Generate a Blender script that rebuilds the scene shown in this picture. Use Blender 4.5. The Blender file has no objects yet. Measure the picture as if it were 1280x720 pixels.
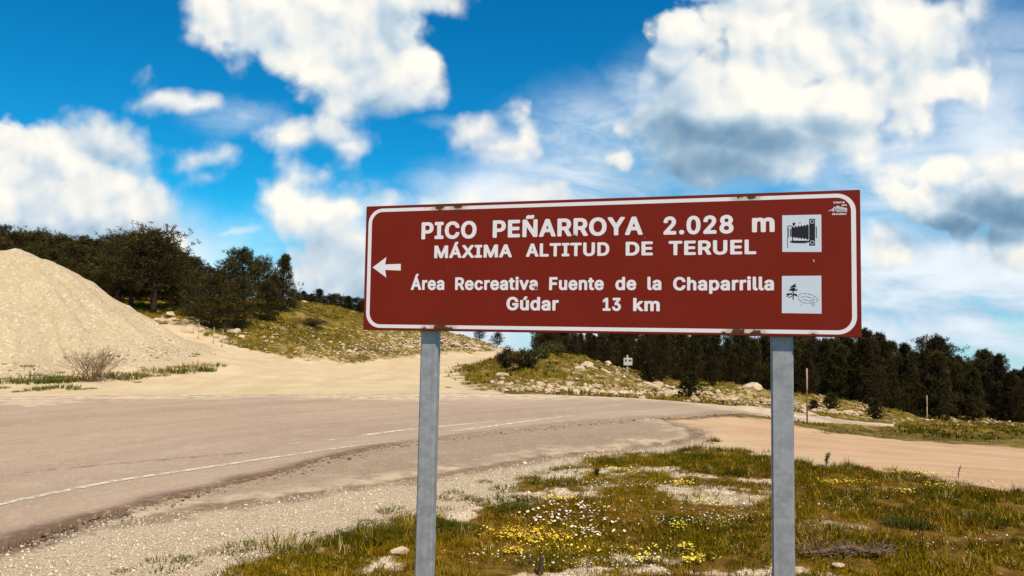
import bpy, bmesh, math, random
import numpy as np
from math import radians, sin, cos, tan, pi
from mathutils import Vector, Matrix, noise as mnoise

S = bpy.context.scene
COL = S.collection
R = random.Random(7)
NR = np.random.default_rng(11)

# ------------------------------------------------------------------ camera
FPX = 960.0                      # focal length in photograph pixels (1280 wide)
PITCH, ROLL = 0.0597, 0.0162
CZ = 1.65
_f = np.array([0, cos(PITCH), sin(PITCH)]); _u0 = np.array([0, -sin(PITCH), cos(PITCH)]); _x0 = np.array([1., 0, 0])
CX_ = cos(ROLL)*_x0 + sin(ROLL)*_u0
CU_ = -sin(ROLL)*_x0 + cos(ROLL)*_u0
cam_d = bpy.data.cameras.new('camera')
cam = bpy.data.objects.new('camera', cam_d); COL.objects.link(cam)
cam_d.sensor_width = 36.0; cam_d.lens = 36.0*FPX/1280.0
cam_d.clip_start = 0.05; cam_d.clip_end = 60000
M3 = Matrix((CX_, CU_, -_f)).transposed()
cam.matrix_world = Matrix.Translation((0, 0, CZ)) @ M3.to_4x4()
S.camera = cam

# ------------------------------------------------------------------ sun, view
SUN_EL, SUN_AZ = radians(56), radians(28)      # azimuth: from straight behind the camera towards its right
sun_to = Vector((cos(SUN_EL)*sin(SUN_AZ), -cos(SUN_EL)*cos(SUN_AZ), sin(SUN_EL)))
sd_ = bpy.data.lights.new('sun', 'SUN'); sd_.energy = 5.0; sd_.angle = radians(0.5); sd_.color = (1.0, 0.88, 0.69)
so_ = bpy.data.objects.new('sun', sd_); COL.objects.link(so_)
so_.rotation_euler = sun_to.to_track_quat('Z', 'Y').to_euler()
S.view_settings.view_transform = 'Standard'; S.view_settings.look = 'None'
S.view_settings.exposure = 0.2; S.view_settings.gamma = 1.0; S.view_settings.use_curve_mapping = False
S.cycles.max_bounces = 5; S.cycles.diffuse_bounces = 2; S.cycles.glossy_bounces = 2
S.cycles.transparent_max_bounces = 6; S.cycles.caustics_reflective = False; S.cycles.caustics_refractive = False

def ray(px, py):
    d = _f + CX_*((px-640)/FPX) + CU_*((360-py)/FPX)
    return d/np.linalg.norm(d)

# ------------------------------------------------------------------ node helpers
class NT:
    def __init__(s, tree): s.t = tree; s.n = tree.nodes; s.l = tree.links
    def node(s, typ, **kw):
        n = s.n.new(typ)
        for k, v in kw.items(): setattr(n, k, v)
        return n
    def put(s, sock, v):
        if hasattr(v, 'is_output') or isinstance(v, bpy.types.NodeSocket): s.l.new(v, sock)
        else: sock.default_value = v
    def math(s, op, a, b=None, c=None, clamp=False):
        n = s.node('ShaderNodeMath', operation=op); n.use_clamp = clamp
        s.put(n.inputs[0], a)
        if b is not None: s.put(n.inputs[1], b)
        if c is not None: s.put(n.inputs[2], c)
        return n.outputs[0]
    def vmath(s, op, a, b=None, c=None):
        n = s.node('ShaderNodeVectorMath', operation=op)
        s.put(n.inputs[0], a)
        if b is not None: s.put(n.inputs[1], b)
        if c is not None: s.put(n.inputs[2], c)
        return n.outputs['Value'] if op in ('LENGTH', 'DOT_PRODUCT', 'DISTANCE') else n.outputs[0]
    def noise(s, vec, scale, detail=4, rough=0.55, dist=0.0, dim='3D', out='Fac', lac=2.0):
        n = s.node('ShaderNodeTexNoise', noise_dimensions=dim)
        s.put(n.inputs['Vector'], vec); s.put(n.inputs['Scale'], scale); n.inputs['Detail'].default_value = detail
        n.inputs['Roughness'].default_value = rough; n.inputs['Distortion'].default_value = dist; n.inputs['Lacunarity'].default_value = lac
        return n.outputs[out]
    def voro(s, vec, scale, feat='F1', out='Distance', detail=0, dim='3D', smooth=None, rand=1.0):
        n = s.node('ShaderNodeTexVoronoi', feature=feat, voronoi_dimensions=dim)
        s.put(n.inputs['Vector'], vec); s.put(n.inputs['Scale'], scale)
        if 'Detail' in n.inputs: n.inputs['Detail'].default_value = detail
        if smooth is not None and 'Smoothness' in n.inputs: n.inputs['Smoothness'].default_value = smooth
        if 'Randomness' in n.inputs: n.inputs['Randomness'].default_value = rand
        return n.outputs[out]
    def rng(s, v, a, b, c=0.0, d=1.0, smooth=True):
        n = s.node('ShaderNodeMapRange', interpolation_type='SMOOTHSTEP' if smooth else 'LINEAR'); n.clamp = True
        s.put(n.inputs[0], v)
        for i, q in enumerate((a, b, c, d)): s.put(n.inputs[i+1], q)
        return n.outputs[0]
    def mix(s, f, a, b, blend='MIX'):
        n = s.node('ShaderNodeMix', data_type='RGBA', blend_type=blend); n.clamp_factor = True
        s.put(n.inputs[0], f)
        for i, q in ((6, a), (7, b)):
            if isinstance(q, (tuple, list)): q = tuple(q)+((1.0,) if len(q) == 3 else ())
            s.put(n.inputs[i], q)
        return n.outputs[2]
    def attr(s, name, out='Fac'):
        n = s.node('ShaderNodeAttribute'); n.attribute_name = name
        return n.outputs[out]
    def bump(s, h, strength=0.4, dist=0.02):
        n = s.node('ShaderNodeBump'); n.inputs['Strength'].default_value = strength; n.inputs['Distance'].default_value = dist
        s.put(n.inputs['Height'], h); return n.outputs[0]

def material(name, rough=0.9, spec=0.2, metal=0.0):
    m = bpy.data.materials.new(name); m.use_nodes = True
    t = NT(m.node_tree); b = m.node_tree.nodes['Principled BSDF']
    b.inputs['Roughness'].default_value = rough; b.inputs['Specular IOR Level'].default_value = spec
    b.inputs['Metallic'].default_value = metal
    return m, t, b

# ------------------------------------------------------------------ world: Nishita sky with cumulus
W = bpy.data.worlds.new('World'); S.world = W; W.use_nodes = True
wt = NT(W.node_tree)
for n in list(wt.n): wt.n.remove(n)
SKYSTR = 0.10; RG = 9.0
sky = wt.node('ShaderNodeTexSky', sky_type='NISHITA'); sky.sun_disc = False
sky.sun_elevation = SUN_EL; sky.sun_rotation = math.atan2(sun_to.x, sun_to.y)
sky.altitude = 2000; sky.air_density = 1.0; sky.dust_density = 0.6; sky.ozone_density = 2.0
tc = wt.node('ShaderNodeTexCoord')
DIR = tc.outputs['Generated']

def px2uv(px, py):
    d = ray(px, py); return d[0]/d[1], d[2]/d[1]

# cumulus: px centre, half width, half height, in photograph pixels
CLOUDS = [
 # top-left big cloud
 (330,25,95,50),(400,45,110,62),(470,60,80,62),(520,80,48,36),(495,112,42,22),(540,10,45,18),(430,95,70,36),(280,-5,50,26),(300,62,30,30),(545,115,16,12),
 # small wisps
 (190,88,6,11),(245,132,45,12),(300,140,26,16),
 (385,168,55,20),(345,160,26,13),(425,182,22,13),
 # left bank
 (20,185,65,38),(75,190,60,40),(140,182,42,24),(170,195,20,18),(60,240,85,60),(130,250,70,46),(0,240,60,70),(180,275,32,30),(215,292,15,14),(150,285,60,28),(60,290,100,30),
 (235,200,42,20),(252,228,24,15),(270,196,18,10),
 # middle bank
 (385,225,42,26),(355,248,40,34),(400,270,72,42),(440,260,55,30),(480,262,50,24),(530,262,50,24),(600,245,48,16),(650,250,60,15),(420,330,80,50),(560,300,120,50),(345,275,20,20),
 # small right of middle
 (600,168,42,26),(622,182,36,17),(572,176,24,14),(655,165,17,28),(585,190,26,10),
 # giant right cloud
 (860,40,44,34),(840,78,34,32),(905,25,55,40),(980,50,120,75),(1080,40,110,80),(1160,60,60,75),(1200,100,46,40),(880,120,60,70),(960,140,110,62),(1060,120,100,60),(1130,150,70,38),(840,165,50,42),(815,100,16,16),(870,190,70,36),(960,195,90,30),(1050,180,80,30),(785,200,20,16),(798,155,10,10),(1210,20,16,26),(1000,-30,170,60),(860,220,60,22),(1235,80,14,20),
 (893,66,42,40),(930,90,60,50),
 # right, below
 (1095,300,26,34),(1120,310,26,22),(1180,210,70,26),(1250,200,50,30),(1170,250,80,30),(1240,250,70,40),(1290,300,60,40),
]
VEIL = [
 (770,222,190,34,0.95), # px, py, hw, hh, strength
 (730,180,90,70,0.75),(690,215,60,50,0.7),(800,120,60,60,0.55),(1160,230,170,70,0.9),(1250,190,100,90,0.75),(1180,360,260,110,1.0),(1240,410,260,80,0.95),(1060,430,320,60,0.9),
 (1260,60,70,60,0.45),(1270,130,60,60,0.6),(640,240,120,30,0.85),(500,350,220,90,0.85),(400,360,150,60,0.75),(620,420,140,40,0.85),(90,315,220,60,0.95),(0,330,160,70,0.95),(290,286,45,8,0.55),(255,320,28,22,0.45),(300,150,60,22,0.4),(580,150,60,8,0.25),(1150,180,200,140,0.4),
 (640,435,1400,62,1.0),(170,420,200,60,0.8),(-60,300,160,60,0.9),
]
DARK = [ # grey-blue bases: px, py, hw, hh, strength
 (840,170,70,55,0.75),(960,185,130,34,1.0),(880,215,110,34,1.0),(1050,165,90,24,0.75),(1200,290,90,20,1.15),(1260,272,90,26,1.1),(1130,300,40,14,0.6),
 (880,90,60,60,0.35),(860,130,55,60,0.5),(1180,60,26,50,0.25),(1140,95,30,50,0.3),
 (60,300,150,28,0.45),(130,190,40,22,0.3),(110,240,40,30,0.25),(60,215,30,20,0.2),(20,265,80,20,0.3),
 (400,118,90,20,0.25),(480,50,40,40,0.2),(330,60,30,30,0.2),(430,325,90,46,0.45),(520,300,80,40,0.4),(470,360,120,40,0.5),(610,192,50,9,0.3),
 (1130,385,170,12,0.4),(1220,395,120,14,0.5),(1120,350,120,10,0.2),(1250,360,60,12,0.3),
]
grp = bpy.data.node_groups.new('cloud_field', 'ShaderNodeTree')
grp.interface.new_socket('UV', in_out='INPUT', socket_type='NodeSocketVector')
grp.interface.new_socket('Field', in_out='OUTPUT', socket_type='NodeSocketFloat')
grp.interface.new_socket('Billow', in_out='OUTPUT', socket_type='NodeSocketFloat')
gt = NT(grp); gi = gt.node('NodeGroupInput'); go = gt.node('NodeGroupOutput')
uv = gi.outputs[0]
nz = gt.noise(uv, 4.5, 8, 0.58, 0.15, '2D')
warp = gt.noise(uv, 7.0, 3, 0.5, 0, '2D', out='Color')
uvw = gt.vmath('MULTIPLY_ADD', gt.vmath('SUBTRACT', warp, (0.5, 0.5, 0.5)), (0.05, 0.04, 0), uv)
acc = None
def ell(t, vec, px, py, hw, hh):
    u, v = px2uv(px, py); a = hw/FPX*(1+(abs(u)*.6)**2); b = hh/FPX*(1+v*v)
    q = t.vmath('MULTIPLY_ADD', vec, (1/a, 1/b, 0), (-u/a, -v/b, 0))
    return t.vmath('LENGTH', q), a, b
for c in CLOUDS:
    L, a, b = ell(gt, uvw, *c)
    r = (a*b)**.5*0.5+0.5*min(a, b)
    sdv = gt.math('MULTIPLY_ADD', L, r, -r)
    if acc is None: acc = sdv
    else: acc = gt.math('SMOOTH_MIN', acc, sdv, 0.012)
bil = gt.voro(uvw, 11.0, 'SMOOTH_F1', detail=3, dim='2D', smooth=0.25)
f = gt.math('MULTIPLY_ADD', gt.math('SUBTRACT', nz, 0.5), 0.085, acc)
f = gt.math('MULTIPLY_ADD', gt.math('SUBTRACT', bil, 0.50), 0.036, f)
gt.put(go.inputs[0], f)
b2 = gt.voro(gt.vmath('MULTIPLY_ADD', gt.vmath('SUBTRACT', gt.noise(uv, 16.0, 3, 0.5, 0, '2D', out='Color'), (0.5, 0.5, 0.5)), (0.035, 0.035, 0), uvw), 11.0, 'SMOOTH_F1', detail=2, dim='2D', smooth=0.6)
h = gt.math('MULTIPLY_ADD', b2, 0.065, gt.math('MULTIPLY', acc, 0.35))
h = gt.math('MULTIPLY_ADD', nz, 0.035, h)
gt.put(go.inputs[1], h)

sep = wt.node('ShaderNodeSeparateXYZ'); wt.put(sep.inputs[0], DIR)
yy = wt.math('MAXIMUM', sep.outputs[1], 0.08)
cmb = wt.node('ShaderNodeCombineXYZ')
wt.put(cmb.inputs[0], wt.math('DIVIDE', sep.outputs[0], yy)); wt.put(cmb.inputs[1], wt.math('DIVIDE', sep.outputs[2], yy))
UV = cmb.outputs[0]
def field(vec):
    g = wt.node('ShaderNodeGroup'); g.node_tree = grp; wt.put(g.inputs[0], vec); return g.outputs
(F0, B0) = field(UV); (_, B1) = field(wt.vmath('ADD', UV, (0.010, 0.019, 0)))
# unseen clouds elsewhere in the sky: fractal cover, kept thin to weaken fill light
zz = wt.math('MAXIMUM', sep.outputs[2], 0.12)
c2 = wt.node('ShaderNodeCombineXYZ')
wt.put(c2.inputs[0], wt.math('DIVIDE', sep.outputs[0], zz)); wt.put(c2.inputs[1], wt.math('DIVIDE', sep.outputs[1], zz))
gen = wt.noise(c2.outputs[0], 1.1, 7, 0.55, 0.1, '2D')
GEN = wt.math('MULTIPLY', wt.math('SUBTRACT', 0.63, gen), 0.5)
front = wt.rng(sep.outputs[1], 0.45, 0.62)
SD = wt.math('ADD', wt.math('MULTIPLY', F0, front), wt.math('MULTIPLY', GEN, wt.math('SUBTRACT', 1.0, front)))
ew = wt.rng(wt.noise(UV, 3.0, 2, .5, 0, '2D'), .35, .65, .006, .022)
alpha = wt.rng(SD, wt.math('ADD', ew, .004), wt.math('SUBTRACT', .002, ew))
body = wt.rng(SD, 0.03, -0.08)
relief = wt.math('MULTIPLY', wt.math('SUBTRACT', B1, B0), front)
sm = wt.noise(UV, 5.0, 4, 0.5, 0.3, '2D')
UVn = wt.vmath('MULTIPLY_ADD', wt.vmath('SUBTRACT', wt.noise(UV, 5.0, 5, 0.6, 0, '2D', out='Color'), (.5, .5, .5)), (0.13, 0.07, 0), UV)
def soft(lst, base=None):
    tot = None
    for px, py, hw, hh, st in lst:
        L, a, b = ell(wt, UVn, px, py, hw, hh)
        v = wt.rng(L, 1.5, 0.05, 0.0, st)
        tot = v if tot is None else wt.math('MAXIMUM', tot, v)
    return tot
dk = wt.math('MULTIPLY', wt.math('MULTIPLY', soft(DARK), wt.math('MULTIPLY_ADD', sm, 1.3, 0.35)), front)
ve = wt.math('MULTIPLY', wt.math('MULTIPLY', soft(VEIL), 1.25, clamp=True), front)
UVs = wt.vmath('MULTIPLY', UV, (1.0, 3.2, 1))
st_n = wt.noise(UVs, 4.0, 7, 0.6, 0.4, '2D')
ve = wt.math('MULTIPLY', ve, wt.rng(st_n, 0.22, 0.52, 0.55, 1.0))
# brightness of the cloud body
lit = wt.math('MULTIPLY_ADD', wt.math('MULTIPLY', relief, wt.math('MULTIPLY_ADD', dk, -0.75, 1.0)), RG, 0.70)
lit = wt.math('MULTIPLY_ADD', wt.math('SUBTRACT', sm, 0.5), 0.95, lit)
lit = wt.math('MULTIPLY_ADD', body, 0.06, lit)
lit = wt.math('MULTIPLY_ADD', dk, -0.62, lit, clamp=True)
rampn = wt.node('ShaderNodeValToRGB'); cr = rampn.color_ramp
cols = [(0.0, (0.13, 0.25, 0.38)), (0.25, (0.28, 0.41, 0.53)), (0.5, (0.52, 0.62, 0.70)), (0.72, (0.76, 0.77, 0.75)), (0.92, (0.90, 0.87, 0.79))]
cr.elements[0].position = 0.0; cr.elements[0].color = cols[0][1]+(1,)
cr.elements[1].position = 0.92; cr.elements[1].color = cols[4][1]+(1,)
for p_, c_ in cols[1:4]:
    e = cr.elements.new(p_); e.color = c_+(1,)
wt.put(rampn.inputs[0], lit)
cloudcol = wt.mix(1.0, rampn.outputs[0], (1/SKYSTR,)*3, 'MULTIPLY')
hs = wt.node('ShaderNodeHueSaturation'); hs.inputs['Saturation'].default_value = 1.4; hs.inputs['Value'].default_value = 1.0
hs.inputs['Hue'].default_value = 0.497
wt.put(hs.inputs['Color'], sky.outputs[0])
skycol = wt.mix(1.0, hs.outputs[0], (0.16, 1.22, 1.20), 'MULTIPLY')
vl = wt.rng(wt.math('MULTIPLY_ADD', dk, -0.35, st_n), 0.1, 0.75)
veilcol = wt.mix(1.0, wt.mix(vl, (0.27, 0.47, 0.66), (0.76, 0.82, 0.87)), (1/SKYSTR,)*3, 'MULTIPLY')
c1 = wt.mix(ve, skycol, veilcol)
c3 = wt.mix(alpha, c1, cloudcol)
bg = wt.node('ShaderNodeBackground'); bg.inputs['Strength'].default_value = SKYSTR
wt.put(bg.inputs['Color'], c3)
wo = wt.node('ShaderNodeOutputWorld'); wt.l.new(bg.outputs[0], wo.inputs[0])
W.cycles.sampling_method = 'MANUAL'; W.cycles.sample_map_resolution = 512

# ------------------------------------------------------------------ generic mesh helpers
def tag(o, label=None, cat=None, group=None, kind=None):
    if label: o['label'] = label
    if cat: o['category'] = cat
    if group: o['group'] = group
    if kind: o['kind'] = kind
    return o
def empty(name, loc=(0, 0, 0), rz=0.0):
    o = bpy.data.objects.new(name, None); COL.objects.link(o); o.location = loc; o.rotation_euler = (0, 0, rz)
    o.empty_display_size = 0.2
    return o
def link(name, me, parent=None, loc=None):
    o = bpy.data.objects.new(name, me); COL.objects.link(o)
    if parent is not None: o.parent = parent
    if loc is not None: o.location = loc
    return o
def np_mesh(name, V, Fc, mat, smooth=False, attrs=None, colors=None):
    """V (n,3), Fc (m,3|4)"""
    me = bpy.data.meshes.new(name); V = np.ascontiguousarray(V, dtype=np.float32); Fc = np.ascontiguousarray(Fc, dtype=np.int32)
    k = Fc.shape[1]
    me.vertices.add(len(V)); me.vertices.foreach_set('co', V.ravel())
    me.loops.add(Fc.size); me.loops.foreach_set('vertex_index', Fc.ravel())
    me.polygons.add(len(Fc)); me.polygons.foreach_set('loop_start', np.arange(0, Fc.size, k, dtype=np.int32))
    me.update(calc_edges=True)
    if smooth: me.polygons.foreach_set('use_smooth', np.ones(len(Fc), dtype=bool))
    for an, av in (attrs or {}).items():
        a = me.attributes.new(an, 'FLOAT', 'POINT'); a.data.foreach_set('value', np.ascontiguousarray(av, dtype=np.float32))
    if colors is not None:
        a = me.attributes.new('tint', 'FLOAT_COLOR', 'POINT')
        c4 = np.ones((len(V), 4), dtype=np.float32); c4[:, :3] = colors; a.data.foreach_set('color', c4.ravel())
    if mat: me.materials.append(mat)
    return me
def bm_mesh(name, bm, mat, smooth=False):
    me = bpy.data.meshes.new(name); bm.to_mesh(me); bm.free()
    if mat: me.materials.append(mat)
    if smooth: me.polygons.foreach_set('use_smooth', [True]*len(me.polygons))
    return me

# ------------------------------------------------------------------ noise in numpy
_tab = NR.random((256, 256))
def vnoise(x, y):
    xi = np.floor(x).astype(np.int64); yi = np.floor(y).astype(np.int64); fx = x-xi; fy = y-yi
    fx = fx*fx*fx*(fx*(fx*6-15)+10); fy = fy*fy*fy*(fy*(fy*6-15)+10)
    a = _tab[xi & 255, yi & 255]; b = _tab[(xi+1) & 255, yi & 255]; c = _tab[xi & 255, (yi+1) & 255]; d = _tab[(xi+1) & 255, (yi+1) & 255]
    return (a*(1-fx)+b*fx)*(1-fy)+(c*(1-fx)+d*fx)*fy-0.5
def fbm(x, y, s, o=4, g=0.5, off=0.0):
    t = 0; a = 1.0
    for i in range(o):
        t = t+a*vnoise(x*s+17.3*i+off, y*s-9.1*i+off*1.7); a *= g; s *= 2.03
    return t
def sstep(x, a, b):
    t = np.clip((x-a)/(b-a), 0, 1); return t*t*(3-2*t)

# ------------------------------------------------------------------ terrain height
def at(px, py, Y):
    d = ray(px, py); k = Y/d[1]; return (d[0]*k, Y, CZ+d[2]*k)
ANCH = [(x, y, 0.0) for x in (-14, -9, -5, -2, 0, 2, 5) for y in (-8, -3, 2, 5, 8)] + [(8, -8, 0), (9, 0, 0), (8, 5, 0), (-14, 12, 0), (-6, 12, 0), (-2, 12, 0), (2, 12, 0), (0, 16, 0), (-6, 16, 0), (4, 12, 0), (5, 8.5, 0)]
ANCH += [at(*a) for a in [
 (0,500,17),(300,495,19),(600,494,20.3),(-200,500,17.5),(800,499,21),(800,524,14.9),(900,508,22),(900,519,17),(961,512,24),(961,522,18.8),(1010,518,28),(991,529,21.5),(1119,531,32),(1100,535,27),
 (1280,618,8.4),(1280,600,9.6),(1400,640,8),(1280,560,16),(1100,560,13),(1200,580,11),(1280,545,24),(1280,538,38),(1100,545,19),(1400,565,18),(1500,560,30),
 (860,485,38),(960,490,42),(1000,497,44),(1100,512,46),(1200,522,47),(1280,531,48),(1400,540,50),(880,503,26),(1000,515,31),(1100,527,36),(1060,503,40),(1200,533,40),
 (620,489,21.5),(700,491,22),(800,497,23),(568,460,34),(650,443,33),(720,448,40),(700,458,30),(690,444,37),(790,466,42),(783,470,38),(760,464,33),(700,475,26),(620,471,27),(830,480,34),
 (550,480,24.5),(540,460,35),(600,448,45),(630,438.5,52),(600,441,53),
 (540,443,46),(430,453,38),(300,433,36),(250,412,37),(200,400,38),(300,450,30),(400,470,27),(230,440,28),(270,455,26),(150,470,23),(0,479,21),(0,487,19.5),(-200,480,22),
 (265,410,38.5),(190,392,42),(320,388,46),(440,402,50),(400,384,58),(450,394,62),(540,417,52),(600,431,55),(0,372,60),(-150,372,60),(200,372,62),(100,385,45),(0,380,45),(-150,390,45),
]]
ANCH += [(0, 70, -1.0), (4, 75, -2.2), (-8, 70, 1.6), (-20, 80, 3.0), (-22, 100, 2.2), (-45, 80, 4.5), (-60, 55, 5.0), (-60, 30, 3.0), (-50, 10, 1.0), (-40, -20, 0), (-10, -30, .3), (20, -30, .2), (40, -10, -1.0), (45, 15, -3.0), (50, 40, -5.0),
         (38, 60, -5.2), (20, 62, -2.6), (10, 60, -1.9), (30, 80, -6.5), (10, 85, -3.5), (60, 70, -8), (0, 100, -5), (15, 110, -7), (-50, 110, 2.0)]
A = np.array(ANCH)
def _tps(r2): return 0.5*r2*np.log(np.maximum(r2, 1e-9))
_n = len(A); SC = 30.0
_P = A[:, :2]/SC
_K = _tps(((_P[:, None]-_P[None])**2).sum(-1)) + np.eye(_n)*0.0006
_L = np.zeros((_n+3, _n+3)); _L[:_n, :_n] = _K; _L[:_n, _n] = 1; _L[:_n, _n+1:] = _P; _L[_n, :_n] = 1; _L[_n+1:, :_n] = _P.T
_w = np.linalg.solve(_L, np.r_[A[:, 2], 0, 0, 0])
def base_h(x, y):
    x = np.asarray(x, float); y = np.asarray(y, float); sh = x.shape; x = x.ravel(); y = y.ravel()
    out = np.empty(len(x)); r = np.hypot(x, y)
    k = np.minimum(1, 105/np.maximum(r, 1e-6)); xs = x*k/SC; ys = y*k/SC
    for i in range(0, len(x), 60000):
        s = slice(i, i+60000)
        r2 = (xs[s, None]-_P[None, :, 0])**2+(ys[s, None]-_P[None, :, 1])**2
        out[s] = _tps(r2)@_w[:_n]+_w[_n]+_w[_n+1]*xs[s]+_w[_n+2]*ys[s]
    # beyond the summit the mountain drops to the lowlands
    d = np.maximum(r-105, 0)
    fall = -0.10*d*np.exp(-d/4000)-900*(1-np.exp(-(d/2600)**1.4)) - np.maximum(r-4000, 0)**2/(2*6.371e6)
    hills = fbm(x, y, 1/900., 4)*sstep(r, 400, 3000)*160
    hills *= (1-0.6*sstep(r, 6000, 20000))
    return (out+fall+hills).reshape(sh)

def ground_xy(px, py, rmin=2.0, rmax=140, steps=700):
    d = ray(px, py); hd = math.hypot(d[0], d[1])
    t = np.geomspace(rmin, rmax, steps)/hd
    X = d[0]*t; Y = d[1]*t; Z = CZ+d[2]*t
    g = Z-base_h(X, Y); i = np.argmax(g < 0)
    if g[i] >= 0: i = int(np.argmin(g)); return X[i], Y[i]
    a, b = g[i-1], g[i]; k = a/(a-b)
    return X[i-1]+(X[i]-X[i-1])*k, Y[i-1]+(Y[i]-Y[i-1])*k
def poly(pts):
    return np.array([ground_xy(*p[1:]) if p[0] == 'P' else p[1:] for p in pts])
def P(*a): return [('P', a[i], a[i+1]) for i in range(0, len(a), 2)]
def Wp(*a): return [('W', a[i], a[i+1]) for i in range(0, len(a), 2)]
def smooth_line(p, n=6):
    p = np.asarray(p); q = []
    for i in range(len(p)-1):
        p0 = p[max(i-1, 0)]; p1 = p[i]; p2 = p[i+1]; p3 = p[min(i+2, len(p)-1)]
        for t in np.linspace(0, 1, n, endpoint=False):
            q.append(0.5*((2*p1)+(-p0+p2)*t+(2*p0-5*p1+4*p2-p3)*t*t+(-p0+3*p1-3*p2+p3)*t**3))
    q.append(p[-1]); return np.array(q)
def sdist(x, y, pg):
    """signed distance to polygon, positive inside"""
    out = np.full(x.shape, 1e9); ins = np.zeros(x.shape, bool); n = len(pg)
    for i in range(n):
        ax, ay = pg[i]; bx, by = pg[(i+1) % n]; dx, dy = bx-ax, by-ay
        t = np.clip(((x-ax)*dx+(y-ay)*dy)/(dx*dx+dy*dy+1e-12), 0, 1)
        out = np.minimum(out, (x-ax-t*dx)**2+(y-ay-t*dy)**2)
        c = (ay > y) != (by > y)
        with np.errstate(divide='ignore', invalid='ignore'):
            ins ^= c & (x < dx*(y-ay)/(dy if dy != 0 else 1e-12)+ax)
    out = np.sqrt(out); return np.where(ins, out, -out)
def ldist(x, y, ln):
    out = np.full(x.shape, 1e9)
    for i in range(len(ln)-1):
        ax, ay = ln[i]; dx, dy = ln[i+1]-ln[i]
        t = np.clip(((x-ax)*dx+(y-ay)*dy)/(dx*dx+dy*dy+1e-12), 0, 1)
        out = np.minimum(out, (x-ax-t*dx)**2+(y-ay-t*dy)**2)
    return np.sqrt(out)

NEAR = smooth_line(poly(Wp(-6.5,-18, -4.6,-4, -4.0,2.2)+P(0,690, 100,656, 200,631, 300,606, 400,580, 470,563, 540,553, 640,540, 720,532, 800,525, 880,521, 961,522, 1010,528, 1100,534)), 4)
FAR = smooth_line(poly(P(1119,531.5, 1010,519, 961,512, 900,508, 850,504, 800,500, 740,497, 600,494, 500,494, 200,496, 0,499)+Wp(-17,15.5, -26,10, -33,-2, -36,-18)), 4)
ROAD = np.vstack([NEAR, FAR])
LAY_EDGE = smooth_line(poly(P(150,655, 250,640, 330,628, 400,617, 460,609, 545,597, 640,581, 720,569, 800,560, 850,553, 874,546, 866,538, 845,531, 820,523)), 4)
LAYBY = np.vstack([LAY_EDGE, poly(P(820,518, 640,534, 540,547, 470,556, 400,573, 300,598, 200,624, 150,635))])
TRACK_L = poly(Wp(-44,8, -44,24, -34,42)+P(150,396, 200,400, 250,413, 300,434, 360,446, 430,454, 480,450, 540,443, 585,440, 618,439)+Wp(-1.5,60, .8,60)+P(648,441, 600,451, 572,458, 566,465, 580,476, 598,486, 625,491, 700,495, 700,505, 0,515)+Wp(-22,9))
TRACK_R = poly(P(780,520, 872,519, 961,524, 1000,533, 1050,541, 1120,549, 1200,556, 1280,562)+Wp(22,22, 34,26, 34,14)+P(1400,655, 1280,619, 1200,605, 1140,595, 1090,587, 1000,578, 960,568, 900,565, 862,566, 872,548))
VERGE = poly(Wp(-4.9,-6)+P(0,680, 300,590, 540,545, 800,520, 900,535, 890,562, 862,566, 800,568, 740,574, 700,588, 690,598, 655,603, 640,618, 560,640, 500,650, 420,674, 330,703, 290,722)+Wp(-1.9,4.2, -1.6,0, -1.3,-6))
STRIP = poly(P(1030,541, 1100,540, 1180,541, 1290,546, 1290,556, 1200,553, 1120,547))

def relief(x, y, r, road, track):
    soft = 1-np.maximum(road, 0.75*track)
    z = soft*(fbm(x, y, 1.1, 4)*0.055+fbm(x, y, 7.0, 3, .6)*0.018*np.exp(-r/25))
    z += soft*fbm(x, y, 0.22, 4, .6, 5)*0.34*sstep(r, 22, 40)*(1-sstep(r, 200, 600))
    z += soft*fbm(x, y, 1.6, 4, .65, 9)*0.16*sstep(r, 20, 28)*(1-sstep(r, 200, 600))
    return z
def masks(x, y):
    x = np.asarray(x, float); y = np.asarray(y, float); r = np.hypot(x, y); w = 0.05+0.006*r
    jit = fbm(x, y, 2.2, 4, .65, 3)*(0.22+0.012*r)
    m = {}
    sr = sdist(x, y, ROAD); sl = sdist(x, y, LAYBY)
    m['s_road'] = sr; m['s_lay'] = sl
    m['road'] = sstep(np.maximum(sr, sl), -0.3, 0.1)
    m['s_tl'] = sdist(x, y, TRACK_L)+jit*1.2; m['s_tr'] = sdist(x, y, TRACK_R)+jit*1.2; m['s_v'] = sdist(x, y, VERGE)+jit*0.8
    m['track_l'] = sstep(m['s_tl'], -w, w); m['track_r'] = sstep(m['s_tr'], -w, w); m['verge'] = sstep(m['s_v'], -w, w)
    m['r'] = r; return m
def H(x, y):
    x = np.atleast_1d(np.asarray(x, float)); y = np.atleast_1d(np.asarray(y, float)); m = masks(x, y)
    return base_h(x, y)+relief(x, y, m['r'], m['road'], np.maximum(m['track_l'], np.maximum(m['track_r'], m['verge'])))
def H1(x, y): return float(H(x, y)[0])

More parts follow.
